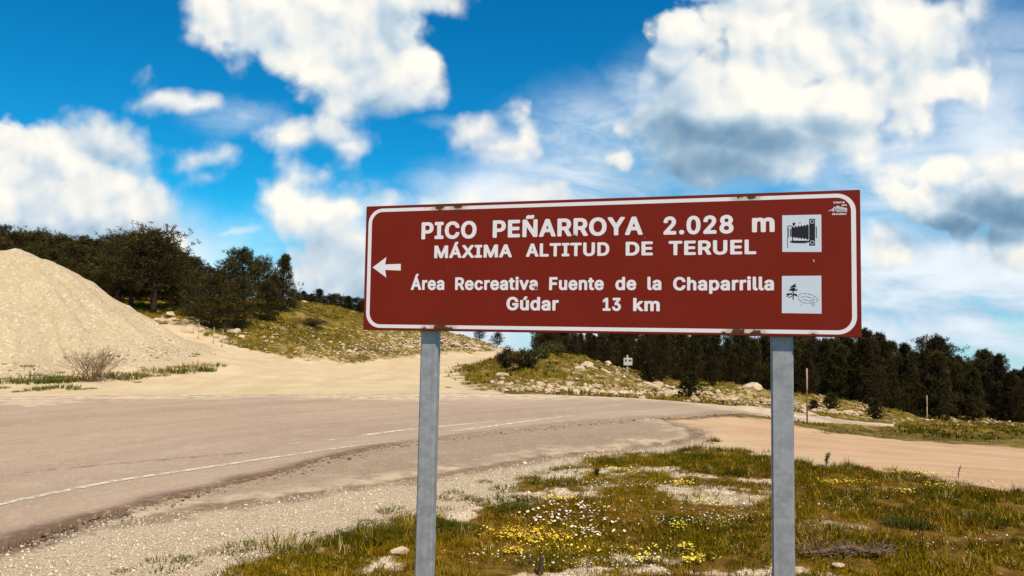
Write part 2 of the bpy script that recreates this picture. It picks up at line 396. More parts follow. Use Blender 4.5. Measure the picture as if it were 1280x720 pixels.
# ------------------------------------------------------------------ terrain mesh: one polar sheet, dense where the view is
az = np.r_[np.arange(-180, -44, 4.0), np.arange(-44, -36, 0.5), np.arange(-36, 36, 0.105), np.arange(36, 44, 0.5), np.arange(44, 180, 4.0)]
rr = [0.4, 1.2, 2.2, 3.0]
while rr[-1] < 110: rr.append(rr[-1]*1.0065+0.002)
while rr[-1] < 26000: rr.append(rr[-1]*1.06)
rr = np.array(rr); NA, NRr = len(az), len(rr)
AZ, RR = np.meshgrid(np.radians(az), rr, indexing='ij')
GX = (RR*np.sin(AZ)).ravel(); GY = (RR*np.cos(AZ)).ravel()
MK = masks(GX, GY)
trk = np.maximum(MK['track_l'], np.maximum(MK['track_r'], MK['verge']))
GZ = base_h(GX, GY)+relief(GX, GY, MK['r'], MK['road'], trk)
GV = np.stack([GX, GY, GZ], -1)
ia, ir = np.meshgrid(np.arange(NA), np.arange(NRr-1), indexing='ij'); ia = ia.ravel(); ir = ir.ravel(); ja = (ia+1) % NA
GF = np.stack([ia*NRr+ir, ia*NRr+ir+1, ja*NRr+ir+1, ja*NRr+ir], -1)

# bare stony patches in the meadow
def bare_field(x, y):
    n = fbm(x, y, 0.9, 4, .6, 21)
    b = .8*sstep(n-.25*sstep(x, 2.0, 3.5), 0.34, 0.52)
    for px, py, rx_, ry_ in BARE: 
        b = np.maximum(b, 1-sstep(np.hypot((x-px)/rx_, (y-py)/ry_)+fbm(x, y, 4, 4, .7)*1.3, .55, 1.15))
    return b
BARE = [(*ground_xy(a, b), rx_, ry_) for a, b, rx_, ry_ in [(690,592,.5,.5),(740,590,.6,.3),(640,625,.5,.35),(700,620,.45,.22),(840,595,.5,.16),(730,718,.45,.09),(790,700,.3,.14),(860,716,.7,.09),(480,700,.14,.3),(1080,578,.6,.3),(905,618,.35,.14),(960,600,.3,.15),(840,690,.2,.08),(820,588,.3,.2),(560,640,.3,.3),(960,717,.5,.1)]]
BF = bare_field(GX, GY)

def face_any(mask_v, F_): return mask_v[F_].mean(1) > 0.5
def ground_material():
    m, t, b = material('ground_earth', 0.95, 0.1)
    g = t.node('ShaderNodeNewGeometry'); pos = g.outputs['Position']
    d_l = t.attr('track_l'); d_r = t.attr('track_r'); gv = t.attr('verge'); far = t.attr('hill'); bare = t.attr('bare'); edge_band = t.attr('edge_band'); strip = t.attr('strip')
    n1 = t.noise(pos, 0.7, 6, .6); n2 = t.noise(pos, 9.0, 6, .65); n3 = t.noise(pos, 45., 4, .6); n4 = t.noise(pos, 2.6, 6, .65)
    vs = t.voro(pos, 62.0, 'F1', 'Color'); vd = t.voro(pos, 62.0)
    sepc = t.node('ShaderNodeSeparateColor'); t.put(sepc.inputs[0], vs)
    # tracks
    dirt = t.mix(t.rng(n1, .3, .7), (0.52, 0.385, 0.225), (0.60, 0.46, 0.285))
    dirt = t.mix(t.rng(n2, .45, .75, 0, .5), dirt, (0.46, 0.34, 0.21))
    dirt = t.mix(t.rng(n3, .55, .75, 0, .35), dirt, (0.78, 0.68, 0.52))
    dr = t.mix(t.rng(n1, .3, .7), (0.46, 0.29, 0.17), (0.54, 0.355, 0.215))
    dr = t.mix(t.rng(n2, .5, .75, 0, .45), dr, (0.38, 0.26, 0.15))
    dr = t.mix(t.rng(n3, .58, .75, 0, .3), dr, (0.72, 0.6, 0.46))
    dr = t.mix(t.attr('pink'), dirt, dr)
    rutl = t.rng(t.noise(t.vmath('MULTIPLY', pos, (1.5, .16, 1)), 1.0, 4, .55), .48, .62, 0, .30)
    rutr = t.rng(t.noise(t.vmath('MULTIPLY', pos, (.14, 1.5, 1)), 1.0, 4, .55), .46, .60, 0, .35)
    dirt = t.mix(rutl, dirt, (0.44, 0.31, 0.17)); dr = t.mix(rutr, dr, (0.36, 0.225, 0.125))
    # coarse roadside gravel
    gr = t.mix(sepc.outputs[0], (0.50, 0.37, 0.24), (0.86, 0.70, 0.49))
    gr = t.mix(t.rng(vd, .3, .6, 0, .6), gr, (0.26, 0.19, 0.12))
    gr = t.mix(t.rng(n4, .42, .66, 0, .45), gr, (0.55, 0.44, 0.30))
    # meadow floor
    soil = t.mix(t.rng(n2, .35, .65), (0.08, 0.042, 0.005), (0.18, 0.10, 0.014))
    soil = t.mix(bare, soil, gr)
    # rough grazed hillside
    hg = t.mix(t.rng(n4, .38, .62), (0.075, 0.058, 0.004), (0.18, 0.115, 0.012))
    hg = t.mix(t.rng(t.noise(pos, 1.3, 5, .6), .52, .66), hg, (0.25, 0.17, 0.06))
    nr = t.noise(pos, 3.4, 7, .68)
    hg = t.mix(t.rng(t.math('ADD', nr, t.math('MULTIPLY', t.attr('rubble'), .16)), .63, .71, 0, .8), hg, (0.52, 0.38, 0.22))
    hg = t.mix(t.rng(t.noise(pos, .45, 4, .6), .55, .68, 0, .7), hg, (0.07, 0.055, 0.012))
    low = t.mix(t.rng(t.noise(pos, .004, 6, .6), .4, .6), (0.07, 0.09, 0.05), (0.17, 0.16, 0.09))
    base = t.mix(far, soil, hg)
    base = t.mix(t.attr('lowland'), base, low)
    base = t.mix(gv, base, gr)
    base = t.mix(t.math('MULTIPLY', d_l, t.math('SUBTRACT', 1.0, t.rng(n4, .66, .72, 0, .5))), base, dirt)
    base = t.mix(d_r, base, dr)
    base = t.mix(t.math('MULTIPLY', strip, t.rng(n4, .36, .58)), base, (0.17, 0.12, 0.035))
    base = t.mix(t.math('MULTIPLY', edge_band, t.rng(n2, .2, .55)), base, (0.14, 0.088, 0.056))
    t.put(b.inputs['Base Color'], base)
    hgt = t.math('ADD', t.math('MULTIPLY', n2, .6), t.math('ADD', t.math('MULTIPLY', n3, .35), t.math('MULTIPLY', vd, t.math('MULTIPLY', gv, -.8))))
    t.put(b.inputs['Normal'], t.bump(hgt, .8, .03))
    return m
MGROUND = ground_material()
rubble = np.zeros(len(GX))
def rub(x, y):
    v = np.zeros(np.shape(x))
    for px, py, rad in [(520,432,5),(560,425,4),(590,433,4),(400,447,2.5),(470,445,2.5),(210,405,3),(750,462,1.8),(790,466,1.6),(850,490,5),(900,492,5),(940,495,5),(1000,508,5),(1060,518,4),(700,484,2.2),(760,487,2.2),(640,484,1.4),(1240,530,3),(1200,530,2.0)]:
        q = RUBC.get((px, py))
        if q is None: q = RUBC[(px, py)] = ground_xy(px, py)
        v = np.maximum(v, np.exp(-((x-q[0])**2+(y-q[1])**2)/(2*(rad*.6)**2)))
    return v
RUBC = {}
hill = sstep(MK['r'], 13, 17)
dEdge = ldist(GX, GY, NEAR); dLay = ldist(GX, GY, LAY_EDGE)
edge_band = (1-sstep(dEdge+fbm(GX, GY, 3, 3)*.18, 0.05, 0.30))*sstep(GX, -99, -98)*(1-sstep(GX, 7, 9))  # darker brown band along the road edge
edge_band = np.maximum(edge_band, .6*(1-sstep(dLay+fbm(GX, GY, 3, 3)*.2, .04, .22)))
GA = {'pink': sstep(GX+fbm(GX, GY, .5, 3)*2, 1.5, 5.5), 'track_l': MK['track_l'], 'track_r': MK['track_r'], 'verge': MK['verge'], 'hill': hill, 'bare': BF, 'edge_band': edge_band,
      'rubble': rub(GX, GY), 'lowland': sstep(MK['r'], 200, 900), 'strip': sstep(sdist(GX, GY, STRIP)+fbm(GX, GY, 1.5, 4, .6)*.8, -.2, .2)}
def sub_mesh(name, sel, V=GV, attrs=GA, mat=MGROUND, lift=0.0, skirt=0.0):
    Fs = GF[sel]; used = np.unique(Fs); remap = np.full(len(V), -1, np.int64); remap[used] = np.arange(len(used))
    v = V[used].copy(); v[:, 2] += lift; Fn = remap[Fs]; at_ = {k: a[used] for k, a in attrs.items()}
    if skirt > 0:
        E_ = np.concatenate([Fn[:, [0, 1]], Fn[:, [1, 2]], Fn[:, [2, 3]], Fn[:, [3, 0]]]); key = np.sort(E_, 1)
        kk = key[:, 0]*len(v)+key[:, 1]; u, inv, cnt = np.unique(kk, return_inverse=True, return_counts=True)
        be = E_[cnt[inv] == 1]; bv = np.unique(be); rm = np.full(len(v), -1, np.int64); rm[bv] = np.arange(len(bv))+len(v)
        lo = v[bv].copy(); lo[:, 2] -= skirt
        Fn = np.vstack([Fn, np.stack([be[:, 1], be[:, 0], rm[be[:, 0]], rm[be[:, 1]]], -1)])
        v = np.vstack([v, lo]); at_ = {k: np.r_[a, a[bv]] for k, a in at_.items()}
    me = np_mesh(name, v, Fn, mat, True, at_)
    o = link(name, me); o['kind'] = 'structure'; return o
isl = face_any(MK['s_tl'] > 0, GF); isr = face_any(MK['s_tr'] > 0, GF) & ~isl; isv = face_any(MK['s_v'] > 0, GF) & ~isl & ~isr
ground = sub_mesh('ground', ~(isl | isr | isv))
sub_mesh('dirt_track', isl); sub_mesh('dirt_track', isr); sub_mesh('gravel_verge', isv)

# ------------------------------------------------------------------ asphalt sheets
def asphalt(name, c1, c2, speck, old=False):
    m, t, b = material(name, 0.9, 0.15)
    g = t.node('ShaderNodeNewGeometry'); pos = g.outputs['Position']
    n1 = t.noise(pos, .35, 5, .6); n2 = t.noise(pos, 60., 4, .7); n3 = t.noise(pos, 4.0, 6, .65); n5 = t.noise(pos, 170., 2, .6)
    vsc = t.voro(pos, 55.0, out='Color'); sp = t.node('ShaderNodeSeparateColor'); t.put(sp.inputs[0], vsc)
    a = t.mix(t.rng(n1, .3, .7), c1, c2)
    tr = t.rng(t.noise(t.attr('along', 'Vector'), 1.0, 4, .6), .42, .62, 0, .38)
    a = t.mix(tr, a, tuple(x*.72 for x in c1))
    a = t.mix(t.rng(n2, .35, .7, 0, .55 if not old else .8), a, tuple(x*.62 for x in c1))
    a = t.mix(t.rng(sp.outputs[0], .80, .9, 0, speck), a, (0.66, 0.56, 0.44))
    a = t.mix(t.rng(n5, .6, .72, 0, .5), a, tuple(x*.5 for x in c1))
    a = t.mix(t.rng(n3, .5, .72, 0, .30), a, (0.52, 0.41, 0.29))
    a = t.mix(t.math('MULTIPLY', t.attr('dust'), t.rng(n3, .35, .6)), a, (0.60, 0.47, 0.32))
    a = t.mix(t.math('MULTIPLY', t.attr('crack'), t.rng(t.noise(pos, 7, 4, .7), .42, .56)), a, (0.10, 0.07, 0.05))
    a = t.mix(t.math('MULTIPLY', t.attr('edge'), t.rng(t.noise(pos, 14, 4, .7), .22, .52)), a, (0.135, 0.082, 0.052))
    t.put(b.inputs['Base Color'], a)
    t.put(b.inputs['Normal'], t.bump(t.math('ADD', n2, t.math('MULTIPLY', n3, .5)), .5, .012))
    return m
rough_edge = fbm(GX, GY, 2.2, 4, .55)*.10
s_road = MK['s_road']+rough_edge*np.clip(1.2, 0, 1)
s_lay = MK['s_lay']+rough_edge*2.0
dFar = ldist(GX, GY, FAR)
CR1 = smooth_line(poly(P(-60,608, 60,593, 150,584, 250,575, 330,569)), 4)
CR2 = smooth_line(poly(P(330,575, 420,607, 440,612)), 4)
crack = (1-sstep(ldist(GX, GY, CR1)+fbm(GX, GY, 2, 3)*.06, .02, .07))*.6
CR3 = smooth_line(poly(P(560,600, 620,590, 700,575)), 4)
crack = np.maximum(crack, .5*(1-sstep(ldist(GX, GY, CR3), .02, .06)))
# travel direction coordinate: distance across the carriageway, stretched along it
av = np.stack([dEdge*1.1, GX*.03, GY*.03], -1)
RA = {'dust': (1-sstep(dFar+fbm(GX, GY, .7, 4)*2.2, .2, 2.2)), 'crack': crack,
      'edge': (1-sstep(dEdge+fbm(GX, GY, 2, 3)*.12, .02, .34))*(1-sstep(GX, 6, 8))*(.45+.55*(1-sstep(GX, -2.5, 0)))}
mr = asphalt('asphalt_bleached', (0.39, 0.275, 0.19), (0.46, 0.335, 0.235), .22)
ml = asphalt('asphalt_old_patch', (0.33, 0.235, 0.155), (0.39, 0.285, 0.195), .25, True)
def add_vec(o, used):
    a = o.data.attributes.new('along', 'FLOAT_VECTOR', 'POINT'); n = len(o.data.vertices)
    co = np.empty(n*3, np.float32); o.data.vertices.foreach_get('co', co); co = co.reshape(-1, 3)
    d = ldist(co[:, 0].astype(float), co[:, 1].astype(float), NEAR)
    v = np.stack([d*1.3, co[:, 0]*.04, co[:, 1]*.04], -1).astype(np.float32); a.data.foreach_set('vector', v.ravel())
zroad = GV.copy(); 
lr = sub_mesh('lay_by', face_any(s_lay > 0, GF), attrs={'dust': .6*(1-sstep(dLay+fbm(GX, GY, 1.5, 4)*.8, .1, .9)), 'crack': crack, 'edge': (1-sstep(dLay+fbm(GX, GY, 3, 3)*.2, .03, .2))*.8}, mat=ml, lift=.018, skirt=.03)
road = sub_mesh('road', face_any(s_road > 0, GF), attrs=RA, mat=mr, lift=.045, skirt=.06)
add_vec(road, None); add_vec(lr, None)

# painted lines, worn
mw, t, b = material('worn_road_paint', .8, .2)
g_ = t.node('ShaderNodeNewGeometry')
t.put(b.inputs['Base Color'], t.mix(t.noise(g_.outputs['Position'], 30, 4), (0.56, 0.47, 0.35), (0.74, 0.65, 0.52)))
t.put(b.inputs['Alpha'], t.math('MULTIPLY', t.rng(t.noise(g_.outputs['Position'], 11, 6, .75), .38, .54), t.attr('wear')))
def stripe(pts, w, wear, name='road_marking'):
    ln = smooth_line(poly(P(*pts)), 14); n = len(ln); tg = np.gradient(ln, axis=0); tg /= np.linalg.norm(tg, axis=1)[:, None]
    nr_ = np.stack([-tg[:, 1], tg[:, 0]], -1); K = 5; V = []
    for j in range(K):
        q = ln+nr_*((j/(K-1)-.5)*w); V.append(np.c_[q, base_h(q[:, 0], q[:, 1])+.045+.006])
    V = np.stack(V, 1).reshape(-1, 3); F_ = []
    for i in range(n-1):
        for j in range(K-1): F_.append((i*K+j, i*K+j+1, (i+1)*K+j+1, (i+1)*K+j))
    wv = np.repeat(np.interp(np.linspace(0, 1, n), np.linspace(0, 1, len(wear)), wear), K)
    o = link(name, np_mesh(name, V, np.array(F_), mw, True, {'wear': wv})); o['kind'] = 'structure'
stripe((-60,650, 0,637, 80,620, 150,606, 230,594, 300,583, 380,571, 450,561, 500,556), .10, (.9, .9, .9, .9, .9, .7, .3))
stripe((455,548, 500,542, 560,536, 620,530), .14, (1, .9, .8, .5))
stripe((566,543, 610,537, 660,530, 715,523), .13, (.5, 1, 1, .6))
stripe((362,560, 375,558), .10, (.7, .7)); stripe((408,555, 422,553), .10, (.8, .8))
stripe((10,502.5, 60,501.5), .2, (.5, .5)); stripe((300,527, 420,519, 500,514), .08, (.15, .35, .3))

# ------------------------------------------------------------------ the big gravel heap
mh, t, b = material('heap_gravel', .95, .1)
g_ = t.node('ShaderNodeNewGeometry'); pos = g_.outputs['Position']
vs = t.voro(pos, 16., out='Color'); sp = t.node('ShaderNodeSeparateColor'); t.put(sp.inputs[0], vs)
c = t.mix(t.rng(t.noise(pos, .6, 6, .6), .3, .7), (0.53, 0.40, 0.245), (0.60, 0.46, 0.29))
c = t.mix(t.rng(t.noise(pos, 24, 5, .7), .4, .7, 0, .5), c, (0.45, 0.34, 0.22))
c = t.mix(t.rng(sp.outputs[0], .8, .95, 0, .5), c, (0.80, 0.70, 0.55))
c = t.mix(t.rng(sp.outputs[1], .86, .97, 0, .5), c, (0.30, 0.22, 0.14))
t.put(b.inputs['Base Color'], c)
t.put(b.inputs['Normal'], t.bump(t.math('ADD', t.noise(pos, 14, 6, .7), t.noise(pos, 60, 3, .6)), .75, .05))
hx = np.arange(-48, -5, .09); hy = np.arange(17, 44, .09); HX, HY = np.meshgrid(hx, hy, indexing='ij')
ra, rb = np.array(at(18, 322, 28.5)), np.array((-40.0, 31.0, 6.2))
dx, dy = rb[0]-ra[0], rb[1]-ra[1]
tt = np.clip(((HX-ra[0])*dx+(HY-ra[1])*dy)/(dx*dx+dy*dy), 0, 1)
dist = np.hypot(HX-ra[0]-tt*dx, HY-ra[1]-tt*dy)
topz = ra[2]+(rb[2]-ra[2])*tt
dd = np.sqrt(dist**2+0.9**2)-0.9
hz = topz+0.12-0.61*dd+fbm(HX, HY, .35, 4, .55)*.45+fbm(HX, HY, 3.0, 3, .6)*.05
ang = np.arctan2(HY-ra[1], HX-ra[0])
hz += 0.10*fbm(ang*8+dist*.05, dist*.12, 1.0, 3, .6, 4)*np.minimum(dist, 6)/2
bz = base_h(HX, HY)
# concave toe
k_ = .5; hz2 = bz+np.where(hz-bz > k_, hz-bz, np.where(hz-bz > -k_, (hz-bz+k_)**2/(4*k_), -.15))
inside = hz-bz > -k_
hv = np.stack([HX, HY, np.where(inside, hz2, bz-.2)], -1).reshape(-1, 3)
nx, ny = HX.shape; i_, j_ = np.meshgrid(np.arange(nx-1), np.arange(ny-1), indexing='ij'); i_ = i_.ravel(); j_ = j_.ravel()
HF = np.stack([i_*ny+j_, (i_+1)*ny+j_, (i_+1)*ny+j_+1, i_*ny+j_+1], -1)
keep = inside.ravel()[HF].any(1); HF = HF[keep]; us = np.unique(HF); rm = np.full(len(hv), -1); rm[us] = np.arange(len(us))
heap = link('gravel_heap', np_mesh('gravel_heap', hv[us], rm[HF], mh, True))
tag(heap, 'huge smooth heap of pale cream gravel beside the junction on the left', 'gravel heap')
def heap_z(x, y):
    i = int(round((x-hx[0])/.09)); j = int(round((y-hy[0])/.09))
    if 0 <= i < nx and 0 <= j < ny and inside[i, j]: return max(float(hz2[i, j]), H1(x, y))
    return H1(x, y)

# ------------------------------------------------------------------ vegetation materials
def leafmat(name, c1, c2, c3, trans=.0):
    m, t, b = material(name, .75, .15)
    oi = t.node('ShaderNodeObjectInfo'); g_ = t.node('ShaderNodeNewGeometry')
    c = t.mix(t.rng(t.noise(g_.outputs['Position'], 1.1, 3, .6), .35, .65), c1, c2)
    c = t.mix(t.math('MULTIPLY', oi.outputs['Random'], .5), c, c3)
    c = t.mix(t.rng(t.attr('tip'), .25, .9, 0, .8), c, tuple(min(1, x*2.3) for x in c2))  # lighter tone: random on shrubs; on pine pads also painted light from above
    t.put(b.inputs['Base Color'], c); return m
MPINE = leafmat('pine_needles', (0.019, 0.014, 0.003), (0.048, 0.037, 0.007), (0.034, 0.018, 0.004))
MPINE2 = leafmat('pine_needles_dark', (0.014, 0.009, 0.002), (0.036, 0.025, 0.005), (0.024, 0.012, 0.003))
MBUSH = leafmat('shrub_leaves', (0.03, 0.035, 0.008), (0.06, 0.055, 0.012), (0.05, 0.03, 0.01))
mbark, t, b = material('pine_bark', .95, .1)
tcb = t.node('ShaderNodeTexCoord'); v_ = t.vmath('MULTIPLY', tcb.outputs['Object'], (12, 12, 3))
t.put(b.inputs['Base Color'], t.mix(t.noise(v_, 1.5, 4, .6), (0.035, 0.022, 0.014), (0.10, 0.065, 0.042)))
t.put(b.inputs['Normal'], t.bump(t.noise(v_, 3, 4, .6), .7, .02))
mtint, t, b = material('grass_blades', .95, .03)
t.put(b.inputs['Base Color'], t.attr('tint', 'Color'))
mrock, t, b = material('limestone', .9, .15)
tcr = t.node('ShaderNodeNewGeometry'); n_ = t.noise(tcr.outputs['Position'], 5, 5, .65); oi = t.node('ShaderNodeObjectInfo')
c = t.mix(t.rng(n_, .3, .7), (0.38, 0.27, 0.16), (0.62, 0.49, 0.34)); c = t.mix(t.math('MULTIPLY', oi.outputs['Random'], .4), c, (0.48, 0.35, 0.22))
t.put(b.inputs['Base Color'], c); t.put(b.inputs['Normal'], t.bump(t.noise(tcr.outputs['Position'], 14, 5, .7), .6, .03))

def tube(V, F_, pts, rads, sides=6, cap=True):
    base = len(V); n = len(pts)
    for i, p in enumerate(pts):
        p = Vector(p); q = Vector(pts[min(i+1, n-1)])-Vector(pts[max(i-1, 0)]); q.normalize()
        a = q.orthogonal().normalized(); bb = q.cross(a)
        for s in range(sides):
            an = 2*pi*s/sides; V.append(tuple(p+(a*cos(an)+bb*sin(an))*rads[i]))
    for i in range(n-1):
        for s in range(sides):
            s2 = (s+1) % sides; F_.append((base+i*sides+s, base+i*sides+s2, base+(i+1)*sides+s2, base+(i+1)*sides+s))
    if cap:
        V.append(tuple(pts[-1])); k = len(V)-1
        for s in range(sides): F_.append((base+(n-1)*sides+s, base+(n-1)*sides+(s+1) % sides, k))
def pyd(name, V, F_, mat, smooth=True):
    me = bpy.data.meshes.new(name); me.from_pydata(V, [], F_); me.materials.append(mat)
    if smooth: me.polygons.foreach_set('use_smooth', [True]*len(me.polygons))
    me.update(); return me

def blades(C0, D, L_, Wd, rng, bend=.25):
    """tapered needle sprays: centres, unit directions, lengths, widths -> triangles"""
    n = len(C0); side = np.cross(D, rng.normal(size=(n, 3))); side /= np.linalg.norm(side, axis=1)[:, None]+1e-9
    a = C0-side*Wd[:, None]*.5; b = C0+side*Wd[:, None]*.5; c = C0+D*L_[:, None]
    V = np.stack([a, b, c], 1).reshape(-1, 3); return V, np.arange(3*n).reshape(-1, 3)

def pine_meshes(seed, h=1.0, form='round', nclump=560, per=15, needle=.17, lobes=None):
    """unit: metres at full size; crown made of needle sprays on whorled branches"""
    rr_ = random.Random(seed); rng = np.random.default_rng(seed)
    V, F_ = [], []; lean = (rr_.uniform(-.05, .05)*h, rr_.uniform(-.05, .05)*h)
    tp = [(lean[0]*k**2+rr_.uniform(-.01, .01)*h, lean[1]*k**2, h*.97*k-(.25 if k == 0 else 0)) for k in np.linspace(0, 1, 9)]
    tr = [h*.034*(1-k)**.8+.012 for k in np.linspace(0, 1, 9)]
    tube(V, F_, tp, tr, 8); trunk = pyd('pine_trunk', V, F_, mbark)
    def prof(k):      # crown radius over height fraction
        if form == 'round': return .42*h*min(1, max(0, k-.16)/.18)**.6*max(0, 1-((k-.30)/.72)**2 if k > .30 else 1)**.55
        if form == 'cone': return .30*h*min(1, max(0, k-.04)/.12)*max(0, (1.02-k)/.9)**.92
        return .36*h*min(1, max(0, k-.03)/.10)*max(0, 1-((k-.25)/.78)**2 if k > .25 else 1)**.7
    C, Dn, TN = [], [], []; BV, BF_ = [], []
    lo = .24 if form == 'round' else .05
    nb = int(70 if form == 'round' else 80)
    per_b = max(3, nclump//nb)
    gap = [rr_.uniform(0, 2*pi) for _ in range(3)]
    for i in range(nb):
        k = lo+(0.97-lo)*((i+rr_.random())/nb)**.9; a = i*2.399+rr_.uniform(-.35, .35)
        R0 = prof(k)*rr_.uniform(.68, 1.18)*(1+.16*sin(2*a+gap[0])+.10*sin(3*a+7*k+gap[1]))
        if rr_.random() < .08: R0 *= .5
        k2 = (k*h)/(h*.97); s = Vector((lean[0]*k2**2, lean[1]*k2**2, k*h))
        up = rr_.uniform(.05, .35)+.5*max(0, k-.5)
        pts = []
        for q in (0, .35, .7, 1):
            p = s+Vector((cos(a), sin(a), 0))*R0*q+Vector((0, 0, 1))*(R0*up*q**1.5-.05*h*q*(1-k))
            pts.append(p)
        if R0 > .12*h: tube(BV, BF_, pts, [.013*h*(1-k)+.008, .008*h*(1-k)+.006, .006, .004], 4)
        padr = (.050+.035*rr_.random())*h*(.55+.9*min(1, R0/(.3*h))); tn = rr_.random()
        for e_ in range(2 if R0 > .14*h else 1):
            q = (1.0, .62)[e_]+rr_.uniform(-.08, .08); i0 = min(2, int(q/.35)); qq = min((q-.35*i0)/.35, 1.2)
            pc = pts[i0].lerp(pts[min(i0+1, 3)], qq)+Vector((rr_.gauss(0, padr*.3), rr_.gauss(0, padr*.3), 0))
            for j in range(per_b//(2 if R0 > .14*h else 1)+1):
                g3 = Vector((rr_.gauss(0, 1), rr_.gauss(0, 1), rr_.gauss(0, 1)*.55)); g3 *= min(1, 1.5/max(g3.length, .01))
                C.append(tuple(pc+g3*padr*.8)); Dn.append((cos(a)*.45+g3.x*.25, sin(a)*.45+g3.y*.25, .6)); TN.append(.55*tn+.3*max(0, g3.z)+.15*rr_.random())  # tone: random per pad, with sunlit pad tops painted in by height
    # leader
    for j in range(14):
        C.append((lean[0]+rr_.gauss(0, .015*h), lean[1]+rr_.gauss(0, .015*h), h*rr_.uniform(.86, 1.0))); Dn.append((0, 0, 1)); TN.append(.5)
    C = np.array(C); Dn = np.array(Dn); m = len(C)
    CC = np.repeat(C, per, 0)+rng.normal(size=(m*per, 3))*.016*h; DD = np.repeat(Dn, per, 0)+rng.normal(size=(m*per, 3))*.62
    DD /= np.linalg.norm(DD, axis=1)[:, None]
    L_ = needle*rng.uniform(.6, 1.3, m*per); Wd = needle*.30*rng.uniform(.6, 1.3, m*per)
    Vv, Ff = blades(CC, DD, L_, Wd, rng)
    tone_lit = np.repeat(np.repeat(np.clip(TN, 0, 1), per)*rng.uniform(.6, 1.2, m*per), 3)
    return trunk, (Vv, Ff, tone_lit), pyd('pine_branches', BV, BF_, mbark)
def crown_me(data, mat, name='pine_crown'):
    return np_mesh(name, data[0], data[1], mat, False, {'tip': data[2]})

PROTO = {}
for key, seed, h_, form, nc, per, nd in [('round', 1, 4.6, 'round', 760, 22, .14), ('round', 2, 4.6, 'round', 760, 22, .14), ('round', 3, 4.0, 'low', 700, 20, .13), ('round', 9, 4.3, 'low', 700, 20, .13),
        ('cone', 4, 4.5, 'cone', 720, 20, .14), ('cone', 5, 4.5, 'cone', 680, 20, .14), ('cone', 6, 4.0, 'low', 700, 20, .14), ('cone', 7, 4.6, 'cone', 720, 20, .15),
        ('young', 8, 1.0, 'low', 240, 12, .10)]:
    tr_, cd, br_ = pine_meshes(seed, h_, form, nc, per, nd)
    PROTO.setdefault(key, []).append((h_, tr_, crown_me(cd, MPINE), crown_me(cd, MPINE2, 'pine_crown_dark'), br_))
def tree(x, y, height, kind, label, group=None, wide=1.0, dark=False, idx=None, name='pine_tree', sink=.03):
    lst = PROTO[kind]; h_, tr_, c1, c2, br_ = lst[(idx if idx is not None else R.randrange(len(lst))) % len(lst)]
    e = empty(name, (x, y, H1(x, y)-sink), R.uniform(0, 6.28)); s = height/h_
    tag(e, label, 'pine tree' if height > 1.6 else 'young pine', group)
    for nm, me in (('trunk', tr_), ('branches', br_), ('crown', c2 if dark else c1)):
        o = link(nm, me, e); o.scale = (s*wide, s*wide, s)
    return e
def height_to(px, top, Y, x, y):
    d = ray(px, top); return CZ+d[2]*(Y/d[1])-H1(x, y)
def tree_px(px, base_Y, top, kind, label, **kw):
    d = ray(px, 400); x = d[0]/d[1]*base_Y; hgt = height_to(px, top, base_Y, x, base_Y)
    return tree(x, base_Y, max(.5, hgt), kind, label, **kw)

ORD = ['first', 'second', 'third', 'fourth', 'fifth', 'sixth', 'seventh', 'eighth', 'ninth', 'tenth', 'eleventh', 'twelfth', 'thirteenth', 'fourteenth', 'fifteenth', 'sixteenth', 'seventeenth', 'eighteenth', 'nineteenth']
ORD += ['twentieth']+['twenty-'+x for x in ORD[:9]]+['thirtieth']+['thirty-'+x for x in ORD[:9]]+['fortieth']+['forty-'+x for x in ORD[:9]]+['fiftieth']+['fifty-'+x for x in ORD[:9]]
# named, separable trees on the left
tree_px(191, 42.5, 291, 'round', 'broad round pine with a clear dark trunk just right of the gravel heap', wide=1.22, idx=0)
tree_px(163, 43.5, 300, 'round', 'round pine half hidden by the edge of the gravel heap, touching the broad one', wide=1.05, idx=1)
tree_px(266, 38.3, 345, 'round', 'low bushy pine nearest the dirt track, leaning over its own shadow', wide=1.15, idx=2)
tree_px(243, 41, 341, 'round', 'small thin-trunked pine at the left edge of the roadside clump', wide=.95, idx=3)
tree_px(297, 40, 350, 'round', 'small pine standing right of the low bushy pine by the track', wide=1.05, idx=3)
tree_px(304, 44, 314, 'round', 'tall pine rising in the middle of the roadside clump', wide=1.0, idx=1)
tree_px(322, 46, 326, 'round', 'mid-height pine right behind the tall one in the clump', wide=.95, idx=0)
tree_px(352, 47, 318, 'cone', 'slender pine with ragged tip at the right end of the clump', wide=.85, idx=0)
tree_px(334, 43, 352, 'round', 'rounded pine on the grass slope under the slender one', wide=1.0, idx=2)
tree_px(366, 50, 362, 'round', 'stubby pine on the grass slope right of the clump', wide=1.15, idx=3)
tree_px(222, 46, 322, 'round', 'shadowed pine between the broad round pine and the clump', wide=1.0, idx=2)
GL = 'pines of the wood behind the gravel heap'
LL = 'dark pine packed in the wood above and behind the gravel heap'
tops = [(-160,283),(0,289),(40,296),(80,299),(120,306),(150,300),(180,296),(200,306),(235,328),(262,342)]
def interp_top(px): return float(np.interp(px, [a for a, b in tops], [b for a, b in tops]))
for row, (Y0, dtop) in enumerate([(44, 20), (48, 10), (53, 3), (59, 0), (66, -3)]):
    px = -150+R.uniform(0, 20); cnt = 0
    while px < (130 if row == 0 else 235 if row < 3 else 250):
        Y = Y0+R.uniform(-1.5, 1.5)
        tree_px(px, Y, interp_top(px)+dtop+R.uniform(-5, 9), R.choice(['round', 'round', 'cone']), (('front-rank pine of the wood looking over the gravel heap, %s from the left' % ORD[cnt]) if row == 0 else LL), group=GL, wide=R.uniform(.9, 1.15), dark=row > 0 and R.random() < .4)
        px += R.uniform(20, 32)*48/Y; cnt += 1
